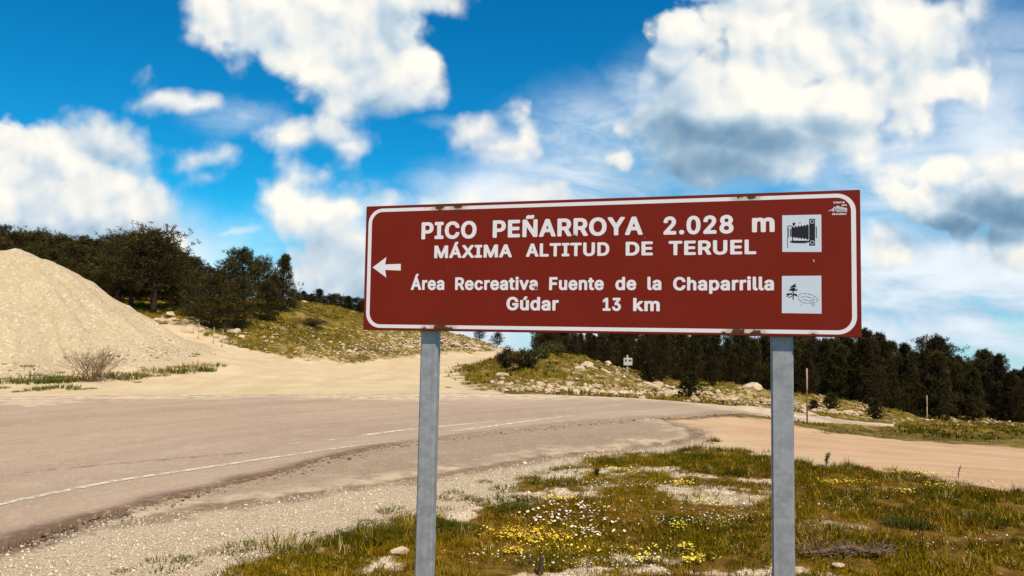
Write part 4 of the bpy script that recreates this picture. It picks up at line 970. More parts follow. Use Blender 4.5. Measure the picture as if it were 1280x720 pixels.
# ------------------------------------------------------------------ bits in the meadow
def sprig(px, py, h, label, bushy=True):
    x, y = ground_xy(px, py); e = empty('meadow_sprig', (x, y, H1(x, y))); tag(e, label, 'plant'); V, F_ = [], []
    top = Vector((h*.22, 0, h)); tube(V, F_, [Vector((0, 0, -.02)), Vector((h*.02, 0, h*.5)), top], [.005, .004, .003], 5)
    link('stem', pyd('sprig_stem', V, F_, mbark), e)
    rng = np.random.default_rng(int(px)); n = 90 if bushy else 14; k = rng.uniform(.2, 1, n); B = np.stack([h*.22*k**2+rng.normal(size=n)*.008, rng.normal(size=n)*.008, h*k], -1)
    D = rng.normal(size=(n, 3)); D[:, 2] = np.abs(D[:, 2])*.6; D /= np.linalg.norm(D, axis=1)[:, None]
    Vv, Ff = blades(B, D, np.full(n, .045 if bushy else .02), np.full(n, .012), rng); link('leaves', np_mesh('sprig_leaves', Vv, Ff, mtint, False, None, np.tile((.06, .07, .02), (len(Vv), 1))), e)
sprig(1033, 583, .17, 'upright leafy sprig on the meadow rim right of the right post')
sprig(1198, 598, .16, 'thin bare stalk on the meadow rim far right', False)
sprig(1153, 690, .30, 'pale grass stalk standing in the right meadow', False)
sprig(745, 600, .08, 'small dark sprig on the left rim of the meadow')
def stump(px, py, h, r0, label):
    x, y = ground_xy(px, py); V, F_ = [], []; pts = [Vector((0, 0, -.05)), Vector((.004, .002, h*.5)), Vector((.01, 0, h))]; tube(V, F_, pts, [r0, r0*.9, r0*.7], 7)
    o = link('wooden_peg', pyd('wooden_peg', V, F_, mbark, False)); o.location = (x, y, H1(x, y)); tag(o, label, 'peg')
stump(675, 716, .12, .022, 'short dark broken peg at the bottom beside the left post')
stump(897, 567, .07, .014, 'tiny dark peg on the far rim of the meadow')
x, y = ground_xy(1055, 700); fb = empty('fallen_branch', (x, y, H1(x, y)+.02), .1); tag(fb, 'dead grey-brown branch with tangled twigs lying in the grass by the right post', 'branch')
V, F_ = [], []; r_ = random.Random(9)
tube(V, F_, [Vector((-.34, .03, .01)), Vector((-.16, 0, .03)), Vector((.05, .03, .05)), Vector((.24, -.03, .02)), Vector((.42, .06, .03))], [.008, .014, .02, .013, .006], 7)
ms, t, b = material('dead_wood', .9, .1); t.put(b.inputs['Base Color'], t.mix(t.noise(t.node('ShaderNodeNewGeometry').outputs['Position'], 30, 4), (.05, .03, .02), (.24, .16, .11)))
link('stick', pyd('stick', V, F_, ms), fb); V, F_ = [], []
for i in range(90):
    s0 = Vector((r_.uniform(-.34, .40), r_.gauss(0, .06), .03)); d = Vector((r_.gauss(0, .7), r_.gauss(0, .5), abs(r_.gauss(.2, .3)))).normalized(); L = r_.uniform(.06, .2)
    tube(V, F_, [s0, s0+d*L*.5+Vector((0, 0, r_.uniform(0, .02))), s0+d*L-Vector((0, 0, L*.2))], [.004, .003, .0015], 4, False)
link('twigs', pyd('twigs', V, F_, ms), fb)
o = link('rock', ROCKS[2]); x, y = ground_xy(1048, 712); o.location = (x, y, H1(x, y)+.02); o.scale = (.06, .04, .04); tag(o, 'small white stone lying under the dead branch', 'stone')
o = link('rock', ROCKS[4]); x, y = ground_xy(499, 694); o.location = (x, y, H1(x, y)+.03); o.scale = (.08, .06, .05); tag(o, 'pale stone in the grass just left of the left post', 'stone')
o = link('rock', ROCKS[4]); x, y = ground_xy(561, 485); o.location = (x, y, H1(x, y)+.03); o.scale = (.10, .08, .06); tag(o, 'single dark stone lying on the pale dirt junction', 'stone')

# ------------------------------------------------------------------ stakes and the little white sign
def box_bm(bm, x0, x1, y0, y1, z0, z1):
    vs = [bm.verts.new(p) for p in [(x0,y0,z0),(x1,y0,z0),(x1,y1,z0),(x0,y1,z0),(x0,y0,z1),(x1,y0,z1),(x1,y1,z1),(x0,y1,z1)]]
    for f_ in [(0,3,2,1),(4,5,6,7),(0,1,5,4),(1,2,6,5),(2,3,7,6),(3,0,4,7)]: bm.faces.new([vs[i] for i in f_])
def plain(name, c, rough=.7, metal=0., n=20., var=.75):
    m, t, b = material(name, rough, .3, metal); g_ = t.node('ShaderNodeTexCoord')
    t.put(b.inputs['Base Color'], t.mix(t.noise(g_.outputs['Object'], n, 4, .6), tuple(x*var for x in c), c)); return m
mrust = plain('rusty_steel', (0.14, 0.05, 0.03)); mwhite = plain('faded_white_paint', (0.55, 0.50, 0.44)); mpale = plain('weathered_wood', (0.34, 0.27, 0.21)); mredp = plain('faded_red_paint', (0.40, 0.24, 0.18))
def stake(px, py, h, rad, label, mats, upper=.62, cat='marker stake'):
    x, y = ground_xy(px, py); e = empty('marker_stake', (x, y, H1(x, y))); tag(e, label, cat)
    V, F_ = [], []; tube(V, F_, [Vector((0, 0, -.1)), Vector((0, 0, h*upper))], [rad, rad], 8); link('pole', pyd('stake_pole', V, F_, mats[0]), e)
    V, F_ = [], []; tube(V, F_, [Vector((0, 0, h*upper)), Vector((0, 0, h))], [rad*1.12, rad*1.08], 8); link('painted_tip', pyd('stake_tip', V, F_, mats[1]), e)
ph = lambda px, pb, pt: (lambda xy: abs(pb-pt)/FPX*xy[1])(ground_xy(px, pb))
stake(1009, 529, ph(1009, 529, 461), .022, 'tall thin rusty stake with pale top beside the road, right of the sign post', (mrust, mredp), .62)
stake(1159, 525, ph(1159, 525, 495), .028, 'shorter grey stake on the verge far right in front of the wood', (mpale, mredp), .55)
stake(248, 423, .75, .018, 'leftmost of three thin stakes at the edge of the track under the pine clump', (mpale, mpale))
stake(267, 429, .75, .018, 'middle of three thin stakes at the edge of the track under the pine clump', (mpale, mpale))
stake(278, 433, .80, .018, 'rightmost of three thin stakes at the edge of the track under the pine clump', (mpale, mpale))
x, y = ground_xy(784, 471); e = empty('small_sign', (x, y, H1(x, y)), .1); tag(e, 'small white board on a grey post at the edge of the wood', 'sign')
V, F_ = [], []; hh_ = ph(784, 471, 445); tube(V, F_, [Vector((0, 0, -.1)), Vector((0, 0, hh_))], [.045, .04], 8); link('post', pyd('small_post', V, F_, mpale), e)
bm = bmesh.new(); box_bm(bm, -.17, .19, -.075, -.045, hh_*.52, hh_*.52+.30); link('board', bm_mesh('small_board', bm, mwhite), e)
mdk = plain('dark_print', (0.05, 0.04, 0.04)); bm = bmesh.new(); box_bm(bm, -.12, -.05, -.079, -.075, hh_*.52+.15, hh_*.52+.24); box_bm(bm, .04, .15, -.079, -.075, hh_*.52+.16, hh_*.52+.23); link('print', bm_mesh('small_print', bm, mdk), e)

# ------------------------------------------------------------------ THE SIGN
YAW = 0.2839; SC_ = np.array([0.3052, 2.9965, 1.9214]); SW, SH = 1.95, 0.5293
Ax = np.array([cos(YAW), -sin(YAW), 0]); Nn = np.array([-sin(YAW), -cos(YAW), 0])
gx, gy = SC_[0], SC_[1]; gz = H1(gx, gy)
sign = empty('road_sign', (gx, gy, gz), -YAW)
tag(sign, 'large brown tourist direction sign with white lettering on two galvanised posts', 'road sign')
ZC = SC_[2]-gz
def s2(px, py):
    d = ray(px, py); o_ = np.array([0, 0, CZ]); t_ = ((SC_-o_)@Nn)/(d@Nn); p = o_+d*t_-SC_
    return float(p@Ax), float(p[2])+ZC
# rust mask shared by panel and print, in the sign's own coordinates
RUSTP = [(s2(549, 256), .022), (s2(572, 255), .024), (s2(925, 242), .020), (s2(940, 243), .020), (s2(550, 413), .030), (s2(560, 414), .022), (s2(922, 417), .026), (s2(945, 418), .020), (s2(533, 256), .008), (s2(968, 238), .010), (s2(718, 297), .009), (s2(670, 360), .006), (s2(1075, 281), .006),(s2(905, 417),.008),(s2(1017,420),.010),(s2(530,412),.010)]
def sign_mat(name, col, rough, spec, streak=True):
    m, t, b = material(name, rough, spec); tc_ = t.node('ShaderNodeTexCoord'); pos = tc_.outputs['Object']
    flat = t.vmath('MULTIPLY', pos, (1, 0, 1)); dn = t.noise(pos, 38, 5, .7); best = None
    for (cx, cz), rad in RUSTP:
        v = t.math('DIVIDE', t.vmath('DISTANCE', flat, (cx, 0, cz)), rad); best = v if best is None else t.math('MINIMUM', best, v)
    k = t.math('MULTIPLY_ADD', t.math('SUBTRACT', dn, .5), 1.9, best)
    rust = t.rng(k, 1.05, .85); halo = t.rng(k, 2.6, 1.0, 0, .45)
    # runs of rusty water below the upper spots
    sx_ = t.node('ShaderNodeSeparateXYZ'); t.put(sx_.inputs[0], pos); run = None
    for (cx, cz), rad, ln_ in ((RUSTP[1][0], .022, .16), (RUSTP[0][0], .013, .10), (RUSTP[2][0], .010, .07), (RUSTP[3][0], .010, .16)):
        dxx = t.math('ABSOLUTE', t.math('SUBTRACT', sx_.outputs[0], cx)); a = t.rng(dxx, rad, rad*.2); dz = t.math('SUBTRACT', cz, sx_.outputs[2])
        a = t.math('MULTIPLY', a, t.math('MULTIPLY', t.rng(dz, ln_, 0.0), t.rng(dz, -.03, 0.0))); run = a if run is None else t.math('MAXIMUM', run, a)
    base = t.mix(t.math('MULTIPLY', t.noise(t.vmath('MULTIPLY', pos, (1.6, 1, 1.1)), 3, 5, .6), .5), col, tuple(min(1, x*1.30+.006) for x in col))
    base = t.mix(t.rng(t.noise(pos, 60, 3, .6), .71, .76, 0, .35), base, (0.5, .42, .36))
    base = t.mix(t.math('MULTIPLY', run, .22), base, (0.09, .03, .012) if col[0] < .5 else (.62, .34, .14))
    base = t.mix(halo, base, (0.30, .11, .03) if col[0] > .5 else (.10, .025, .01))
    rc = t.mix(t.noise(pos, 90, 4, .7), (0.030, 0.010, 0.006), (0.17, 0.05, 0.014)); base = t.mix(rust, base, rc)
    t.put(b.inputs['Base Color'], base); t.put(b.inputs['Roughness'], t.math('MULTIPLY_ADD', rust, .5, rough)); t.put(b.inputs['Normal'], t.bump(t.math('MULTIPLY_ADD', rust, -.6, t.noise(pos, 5, 2)), .12, .01))
    return m
mbrown = sign_mat('sign_brown', (0.165, 0.0110, 0.0020), .42, .16); mprint = sign_mat('sign_white', (0.72, 0.66, 0.68), .45, .35)
mblk = plain('sign_black', (0.020, 0.012, 0.016), .45); mpic = plain('sign_pictogram_white', (0.60, 0.64, 0.72), .45, var=.95); 
# folded steel panel: rounded-edge box, hollow at the back
bm = bmesh.new(); box_bm(bm, -SW/2, SW/2, 0, .026, ZC-SH/2, ZC+SH/2)
bmesh.ops.bevel(bm, geom=[e_ for e_ in bm.edges], offset=.0022, segments=2, affect='EDGES')
link('panel', bm_mesh('sign_panel', bm, mbrown), sign)
def rr_loop(x0, x1, z0, z1, r, n=10):
    out = []
    for cx, cz, a0 in ((x1-r, z1-r, 0), (x0+r, z1-r, pi/2), (x0+r, z0+r, pi), (x1-r, z0+r, 3*pi/2)):
        for i in range(n+1): a = a0+pi/2*i/n; out.append((cx+r*cos(a), cz+r*sin(a)))
    return out
def ring_mesh(name, outer, inner, y, mat, th=.0006):
    n = len(outer); V = [(a, y-th, c) for a, c in outer]+[(a, y-th, c) for a, c in inner]+[(a, y, c) for a, c in outer]+[(a, y, c) for a, c in inner]
    F_ = []
    for i in range(n):
        j = (i+1) % n; F_ += [(i, n+i, n+j, j), (i, j, 2*n+j, 2*n+i), (n+i, 3*n+i, 3*n+j, n+j)]
    return pyd(name, V, F_, mat, False)
xl, _ = s2(459, 335); xr, _ = s2(1071.5, 330); _, zt = s2(800, 250.2); _, zb = s2(800, 414.0)
ix, iz = .016, .0145
OUT = rr_loop(-SW/2+.013, SW/2-.015, ZC-SH/2+.010, ZC+SH/2-.012, .064); INN = rr_loop(-SW/2+.013+ix, SW/2-.015-ix, ZC-SH/2+.010+iz, ZC+SH/2-.012-iz, .049)
link('border', ring_mesh('sign_border', OUT, INN, 0.0, mprint), sign)
def poly_mesh(name, loops, y, mat, th=.0006):
    """flat shapes given as lists of (x,z)"""
    bm = bmesh.new()
    for lp in loops:
        vs = [bm.verts.new((a, y-th, c)) for a, c in lp]; f_ = bm.faces.new(vs)
        if f_.normal.y > 0 or True: f_.normal_update()
        if f_.normal.y > 0: f_.normal_flip()
    bmesh.ops.triangulate(bm, faces=bm.faces[:])
    return bm_mesh(name, bm, mat)
def pxs(*a): return [s2(a[i], a[i+1]) for i in range(0, len(a), 2)]
link('arrow', poly_mesh('sign_arrow', [pxs(465.8,334.3, 483,321.4, 481.5,330.6, 501,329.8, 501,338.2, 481.5,337.4, 483,347)], 0.0, mprint), sign)

# bold grotesque letter outlines (advance, contours) in thousandths of the type size
GLYPHS = {'.':(188,[[111,113,82,113,55,104,33,87,19,62,16,36,23,11,44,-15,73,-29,107,-31,132,-23,156,-6,171,19,174,53,164,79,141,101]]),
'0':(453,[[284,535,241,542,190,540,148,528,115,510,85,484,59,450,39,408,24,357,15,289,15,221,22,161,38,102,58,59,88,20,126,-9,167,-26,216,-34,258,-32,301,-21,340,0,369,25,395,59,415,102,430,153,438,221,438,289,431,348,415,408,389,459,360,492,326,518],[250,427,266,416,279,399,300,348,309,280,306,195,295,144,274,102,258,87,241,79,207,80,190,90,174,110,153,161,144,229,147,314,161,374,182,410,199,425,216,431]]),
'1':(453,[[289,534,185,534,56,440,52,423,52,355,66,336,83,331,100,333,168,381,176,385,178,380,178,92,176,82,74,82,57,77,43,58,42,24,45,-10,57,-22,74,-27,389,-27,406,-24,422,-10,425,58,414,74,397,81,311,83,310,508,303,525]]),
'2':(453,[[243,542,181,539,120,516,95,500,70,475,41,423,33,389,33,355,38,346,53,337,130,335,147,340,160,355,165,389,172,407,189,424,215,432,240,431,266,419,282,398,286,372,280,338,252,296,32,58,30,-2,40,-19,62,-27,385,-27,402,-25,421,-10,423,58,410,78,393,84,232,84,225,92,322,194,377,262,404,312,415,364,413,398,404,432,392,457,372,482,343,508,317,523,283,536]]),
'3':(453,[[379,535,67,536,42,524,36,510,36,450,38,442,50,430,67,425,221,425,218,416,124,306,123,246,127,235,135,227,152,221,220,219,254,212,280,193,294,161,293,127,282,102,254,83,220,77,195,79,169,89,150,110,135,149,118,158,93,159,42,159,25,154,10,136,12,110,26,68,49,34,84,3,124,-17,195,-33,237,-33,280,-27,314,-16,345,0,373,21,392,42,413,76,425,119,426,161,417,204,399,239,369,272,331,297,285,314,404,450,404,518,398,527]]),
'8':(453,[[287,535,245,542,203,542,160,534,126,520,92,498,67,472,49,442,39,408,37,365,44,331,61,297,83,272,81,263,48,229,26,187,18,136,26,85,49,42,84,8,126,-16,177,-30,220,-34,262,-32,305,-23,340,-9,373,12,398,36,419,68,431,102,435,144,427,187,407,226,371,263,369,272,396,306,410,340,416,382,409,425,394,459,366,493,329,518],[254,428,271,416,281,399,285,374,280,348,267,331,245,319,220,317,197,323,177,339,169,357,167,382,175,408,186,420,203,429,228,433],[254,204,279,190,296,170,303,136,296,110,283,93,262,82,228,76,194,80,169,93,156,110,149,136,156,170,169,187,194,203,220,208]]),
'A':(480,[[290,534,193,535,176,527,169,516,-17,6,-15,-10,6,-26,91,-27,108,-20,116,-10,159,110,167,115,184,115,312,115,320,110,364,-10,380,-24,473,-26,490,-16,497,-2,309,516,303,525],[235,332,244,326,279,228,244,226,200,228]]),
'C':(510,[[333,535,293,542,251,542,183,530,149,516,115,495,89,474,61,442,25,374,9,297,9,204,28,127,49,85,74,51,106,20,140,-3,183,-21,225,-31,268,-34,310,-31,361,-18,404,3,443,34,472,68,494,110,507,161,497,179,480,187,463,188,404,187,387,181,376,170,361,130,344,109,310,88,276,80,234,85,200,101,173,127,150,170,142,204,138,246,145,323,158,357,174,382,191,401,217,418,242,426,268,429,293,426,321,416,353,391,368,365,378,336,395,323,480,322,497,329,505,340,506,357,493,399,477,433,455,463,404,506,370,523]]),
'D':(502,[[267,534,58,536,33,525,26,508,29,-10,41,-22,58,-27,254,-26,313,-15,356,1,398,27,431,58,455,92,476,134,490,185,495,244,493,304,483,353,467,398,441,441,407,476,364,505,322,522],[245,423,296,408,329,380,352,338,364,278,362,210,343,151,313,113,271,92,211,84,169,84,159,92,159,423]]),
'E':(419,[[386,534,58,536,33,525,26,508,26,-2,36,-19,58,-27,381,-27,399,-19,409,-2,409,58,398,77,373,84,169,84,159,92,160,200,364,202,381,211,387,219,389,236,387,296,381,304,364,312,160,315,159,423,373,424,390,428,403,440,406,448,406,508,400,525]]),
'F':(410,[[383,534,58,536,41,531,28,516,26,-2,33,-16,50,-26,126,-27,143,-23,156,-10,159,-2,159,83,160,194,356,195,377,210,380,228,378,287,372,296,357,304,169,305,160,309,159,423,373,425,390,430,403,448,403,508,396,525]]),
'G':(520,[[331,535,268,543,200,535,140,512,90,476,55,433,25,374,9,306,7,238,13,178,32,119,60,68,98,26,140,-3,191,-24,251,-33,310,-31,353,-22,386,-9,421,12,446,34,474,68,493,102,504,136,511,178,512,255,506,271,497,278,480,283,336,283,276,282,259,275,250,263,249,195,259,179,276,172,377,170,366,136,347,110,324,93,293,82,259,80,234,85,208,96,181,119,150,170,142,204,138,246,143,314,162,365,191,401,234,424,285,427,327,411,356,382,378,336,395,323,480,322,497,329,506,339,507,357,494,399,477,433,455,462,429,487,396,510]]),
'I':(300,[[283,534,29,536,12,531,-1,516,-3,448,4,436,29,425,80,424,84,414,84,92,80,85,21,83,5,74,-1,66,-3,-2,4,-16,21,-26,276,-27,293,-20,301,-10,303,58,295,74,276,84,225,84,217,92,217,414,218,423,276,425,292,432,300,440,303,457,302,516]]),
'L':(393,[[138,534,50,535,33,525,28,516,26,-2,36,-19,58,-27,279,-27,364,-27,385,-19,395,-2,393,66,381,79,364,84,169,84,160,87,159,508,152,525]]),
'M':(628,[[581,534,475,536,449,525,322,200,313,186,179,525,169,532,152,536,58,536,33,525,26,508,26,-2,33,-16,50,-26,126,-27,143,-21,152,-13,156,6,156,210,160,227,255,-10,271,-24,288,-27,347,-27,364,-20,373,-11,466,226,470,210,473,-10,483,-21,500,-27,568,-27,594,-18,602,-2,602,508,595,525]]),
'O':(533,[[332,535,285,542,225,540,174,527,132,506,92,476,62,442,32,391,16,340,7,272,8,212,20,153,40,102,67,59,106,20,152,-9,200,-26,251,-34,310,-31,353,-21,398,0,438,29,473,68,498,110,516,161,526,221,526,289,516,348,497,399,466,450,429,487,380,518],[293,426,319,417,344,399,376,357,388,323,394,289,393,212,376,153,344,109,319,92,293,83,242,83,217,91,191,108,158,153,145,187,139,221,140,297,158,357,191,401,214,416,236,425,268,429]]),
'P':(445,[[275,534,58,536,41,531,28,516,26,-2,33,-16,50,-26,126,-27,152,-16,159,-2,159,15,160,156,279,162,313,169,347,182,381,205,407,232,424,262,438,304,443,346,439,389,429,423,411,457,389,482,355,508,322,523],[254,423,280,414,303,389,310,355,307,321,297,296,278,278,254,271,211,270,160,270,159,423]]),
'R':(449,[[276,534,58,536,33,525,26,508,29,-10,41,-22,67,-27,135,-26,156,-10,160,169,225,168,249,126,330,-20,347,-27,432,-27,452,-19,462,-2,457,15,359,194,407,238,433,287,441,321,443,355,434,414,414,457,381,492,330,521],[254,424,283,414,300,398,311,364,307,321,298,304,279,290,254,283,211,282,169,282,159,287,159,423]]),
'S':(447,[[253,542,172,538,110,516,79,496,55,474,37,448,26,423,18,363,24,329,36,302,54,278,79,256,147,222,249,192,288,176,307,159,311,142,310,125,295,100,274,86,240,77,206,77,172,87,155,100,143,117,134,151,121,160,104,164,36,164,19,159],[301,533,274,539],[232,431,257,427,283,414,297,397,309,363,334,351,402,351,427,361,435,380,424,431],[249,312,232,317],[11,152,4,134,15,83,33,49,62,16,96,-7,130,-22,172,-32,223,-36,274,-32,317,-22,351,-8,384,15,409,40,429,74,440,108,442,151]]),
'T':(449,[[431,534,30,536,4,525,-2,508,-2,448,9,432,30,425,159,423,159,126,159,-2,166,-16,191,-27,259,-27,276,-22,288,-10,291,423,421,425,440,432,451,448,451,508,444,525]]),
'U':(517,[[470,534,390,536,373,531,360,517,357,160,350,134,335,109,314,92,294,83,254,79,211,88,183,109,164,143,158,177,158,508,152,525,135,535,118,536,58,536,33,525,26,508,26,415,27,151,39,100,61,58,84,30,112,7,143,-11,177,-24,220,-33,262,-35,339,-25,390,-3,436,32,467,75,486,126,491,168,491,508,484,525]]),
'X':(474,[[460,534,373,536,348,526,237,369,127,529,110,536,33,536,16,534,2,525,-5,508,-1,497,161,262,-10,15,-16,-2,-13,-10,-1,-22,16,-27,93,-27,116,-19,237,154,357,-19,382,-27,458,-27,484,-15,490,-2,484,15,315,262,478,500,479,516]]),
'Y':(472,[[469,534,380,536,354,526,235,335,116,527,91,536,14,536,-3,531,-16,516,-16,500,111,296,169,202,172,-10,184,-22,201,-27,269,-27,292,-19,302,-2,302,202,487,500,488,516,482,525]]),
'a':(389,[[246,406,181,411,122,401,76,380,37,348,18,321,7,295,11,278,28,266,105,247,122,253,156,293,173,301,198,304,227,295,239,278,241,261,232,254,113,236,54,213,29,193,15,176,3,151,-3,125,0,74,18,32,50,-2,88,-23,122,-32,164,-36,207,-31,249,-16,275,-27,343,-27,361,-19,368,-11,371,6,371,253,364,304,349,338,320,372,283,394],[241,145,235,108,211,83,173,73,139,80,128,91,126,108,130,122,139,129,173,140,232,148]]),
'c':(396,[[257,406,194,411,134,400,83,372,41,330,15,279,1,211,3,143,21,83,58,27,105,-10,160,-31,228,-35,262,-29,296,-18,347,15,369,41,389,75,397,100,391,117,372,129,313,143,296,143,278,134,261,100,245,84,211,74,185,77,172,83,154,100,144,117,131,168,133,219,151,270,177,296,211,303,239,296,259,279,276,245,296,235,313,236,372,251,389,261,395,270,393,287,383,313,353,355,313,386]]),
'd':(424,[[384,534,304,535,284,525,277,508,274,398,202,412,168,410,134,402,103,389,78,372,51,347,33,321,17,287,5,245,0,202,2,151,10,109,23,75,43,41,65,15,117,-20,177,-35,236,-31,279,-15,304,-26,372,-27,389,-23,403,-10,406,508,399,525],[228,299,254,279,270,245,277,202,275,151,265,117,245,89,219,75,185,77,160,94,141,126,131,177,134,228,145,262,168,292,194,302]]),
'e':(404,[[254,406,194,411,134,400,83,373,48,338,18,287,3,228,1,160,15,96,41,47,79,7,126,-20,177,-33,236,-34,296,-21,347,9,383,49,399,92,390,109,381,115,313,132,296,131,279,122,262,93,251,83,236,76,211,73,185,77,168,85,152,100,138,126,135,134,143,142,372,142,389,146,403,160,405,202,401,245,391,287,374,321,348,355,321,378,287,396],[228,300,253,281,268,253,262,248,177,248,143,249,138,253,160,286,177,297,194,302]]),
'h':(410,[[128,534,42,535,25,525,20,516,21,-10,34,-22,51,-27,119,-27,138,-19,148,-2,148,228,157,270,178,294,212,302,238,295,253,278,259,262,265,-10,272,-19,289,-27,357,-27,374,-24,388,-10,391,-2,391,236,387,287,373,330,357,355,331,380,280,405,246,411,212,411,150,398,148,508,141,525]]),
'i':(167,[[92,550,65,549,39,538,17,516,8,491,10,466,25,440,48,423,73,416,107,419,133,431,150,448,160,474,158,500,144,525,122,542],[119,406,82,409,39,404,27,398,19,380,19,-2,28,-19,39,-25,124,-26,141,-15,148,-2,148,380,139,398]]),
'k':(381,[[128,534,42,535,25,525,20,516,21,-10,34,-22,51,-27,119,-27,138,-19,148,-2,148,117,153,129,272,-20,289,-27,374,-27,399,-16,406,-2,400,15,246,210,246,219,388,364,393,372,392,389,382,400,365,406,272,404,255,393,153,289,148,296,148,508,141,525]]),
'l':(189,[[133,531,119,536,42,535,23,523,19,506,21,55,34,22,51,0,76,-17,110,-27,153,-29,195,-22,208,-13,215,4,204,57,195,72,178,81,153,79,148,89,148,506,143,523]]),
'm':(610,[[488,406,442,413,399,410,357,395,323,372,280,401,229,413,187,410,144,394,127,404,110,407,51,406,27,398,19,380,19,-2,25,-16,51,-27,119,-27,136,-21,145,-10,148,244,153,270,170,293,187,302,212,302,229,291,237,278,240,151,243,-10,255,-22,272,-27,340,-27,359,-19,369,-2,369,244,373,270,382,287,399,300,425,303,442,298,454,287,461,262,464,-10,476,-22,493,-27,561,-27,581,-19,591,-2,591,262,586,301,572,338,552,367,525,389]]),
'n':(410,[[275,406,238,411,204,410,170,402,144,392,119,406,51,406,25,395,19,372,19,-2,25,-16,51,-27,119,-27,136,-21,145,-10,148,228,153,262,169,287,195,300,229,299,247,287,257,270,262,244,265,-10,280,-24,297,-27,365,-26,382,-18,388,-10,391,6,391,244,385,296,373,330,348,365,314,391]]),
'p':(424,[[269,408,204,410,170,403,144,390,135,399,119,406,51,406,30,399,19,382,19,-145,21,-153,34,-165,59,-170,127,-168,138,-162,148,-145,148,-26,153,-19,187,-31,229,-35,272,-31,314,-17,348,5,377,34,402,76,417,119,424,170,423,221,415,263,399,307,374,347,345,374,306,397],[246,298,268,280,286,246,294,204,291,153,277,110,255,85,229,74,202,76,176,93,156,127,147,178,150,229,166,272,187,294,212,302]]),
'r':(259,[[263,406,246,411,195,411,144,396,119,406,51,406,34,402,21,389,19,6,25,-16,51,-27,119,-27,136,-21,145,-10,148,236,152,262,161,278,186,296,212,298,246,295,263,300,272,307,277,321,277,389]]),
't':(227,[[141,495,64,498,47,494,37,487,31,470,31,410,-4,405,-23,393,-28,376,-27,325,-25,317,-13,305,30,300,31,87,42,36,59,11,89,-13,123,-26,157,-31,217,-26,234,-20,246,-6,236,53,228,70,208,80,166,77,160,96,160,291,166,300,208,300,228,308,238,325,238,376,233,393,217,404,166,407,160,410,159,478]]),
'u':(410,[[378,401,357,407,297,407,280,403,266,392,262,375,261,137,250,103,238,90,221,80,195,78,178,81,161,95,152,112,148,146,147,384,136,400,119,406,51,406,25,395,19,375,19,273,19,129,24,86,45,35,76,1,119,-22,161,-31,212,-30,263,-13,297,-27,373,-24,385,-16,391,1,391,375,387,392]]),
'v':(389,[[376,406,304,407,279,397,194,174,117,386,110,398,83,407,15,406,-2,402,-14,389,-15,372,33,244,134,-15,143,-22,160,-27,228,-27,245,-23,261,-2,404,372,405,380,398,396]]),
'Á':(480,[[352,678,329,686,261,686,244,682,229,670,181,568,180,550,188,534,176,527,169,516,-17,6,-15,-10,6,-26,91,-27,108,-20,116,-10,159,110,167,115,184,115,312,115,320,110,364,-10,380,-24,473,-26,490,-16,497,-2,309,516,303,525,290,534,290,542,362,652,360,670],[235,332,244,326,279,228,244,226,200,228]]),
'Ñ':(523,[[378,670,364,673,313,673,296,666,288,656,228,674,203,674,177,666,150,644,132,602,131,568,152,551,211,550,228,557,237,566,296,549,322,550,347,557,373,578,389,610,394,652],[477,534,390,535,373,526,366,516,364,210,362,219,356,223,186,491,150,534,58,536,41,531,28,516,26,-2,36,-19,58,-27,135,-26,156,-10,159,296,177,270,363,-19,390,-27,466,-27,487,-19,497,-2,497,508,490,525]]),
'ú':(410,[[308,554,221,556,198,545,145,435,147,418,154,409,170,402,229,402,255,412,326,520,327,537],[378,401,357,407,297,407,280,403,266,392,262,375,261,137,250,103,238,90,221,80,195,78,178,81,161,95,152,112,148,146,147,384,136,400,119,406,51,406,25,395,19,375,19,273,19,129,24,86,45,35,76,1,119,-22,161,-31,212,-30,263,-13,297,-27,373,-24,385,-16,391,1,391,375,387,392]])}
_hy = GLYPHS['H'][1][0][1::2] if 'H' in GLYPHS else GLYPHS['E'][1][0][1::2]
BASEY, CAP = min(_hy)/1000, (max(_hy)-min(_hy))/1000
def text_mesh(body, space=38):
    cu = bpy.data.curves.new('t', 'CURVE'); cu.dimensions = '2D'; cu.fill_mode = 'BOTH'; x = 0
    for ch in body:
        adv, cs = GLYPHS[ch]
        for c in cs:
            sp = cu.splines.new('POLY'); n = len(c)//2; sp.points.add(n-1); sp.use_cyclic_u = True
            for i in range(n): sp.points[i].co = ((c[2*i]+x)/1000, c[2*i+1]/1000, 0, 1)
        x += adv+space
    ob = bpy.data.objects.new('t', cu); COL.objects.link(ob); dg = bpy.context.evaluated_depsgraph_get(); dg.update()
    me = bpy.data.meshes.new_from_object(ob.evaluated_get(dg)); bpy.data.objects.remove(ob); bpy.data.curves.remove(cu)
    v = np.array([tuple(q.co) for q in me.vertices]); f_ = [tuple(p.vertices) for p in me.polygons]
    keep = [p for p in f_ if len(p) > 2]; bpy.data.meshes.remove(me); return v, keep
def words_part(name, words, mat=None, th=.0007):
    o_ = None
    for body, xa, xb, ytop, ybase in words:
        v, f_ = text_mesh(body); xm = (xa+xb)/2
        (x0, z0), (x1, z1) = s2(xa, ybase), s2(xb, ybase); zt_ = s2(xm, ytop)[1]; zb_ = s2(xm, ybase)[1]
        lo_ = v[:, 0].min(); sx_ = (x1-x0)/(v[:, 0].max()-lo_); sz_ = (zt_-zb_)/CAP
        V = [(x0+(q[0]-lo_)*sx_, -th, zb_+(q[1]-BASEY)*sz_) for q in v]
        me = pyd(name, V, f_, mat or mprint, False); bm = bmesh.new(); bm.from_mesh(me)
        for f2 in bm.faces:
            f2.normal_update()
            if f2.normal.y > 0: f2.normal_flip()
        bm.to_mesh(me); bm.free(); o_ = link(name, me, sign); o_['label'] = 'white word '+body
    return o_
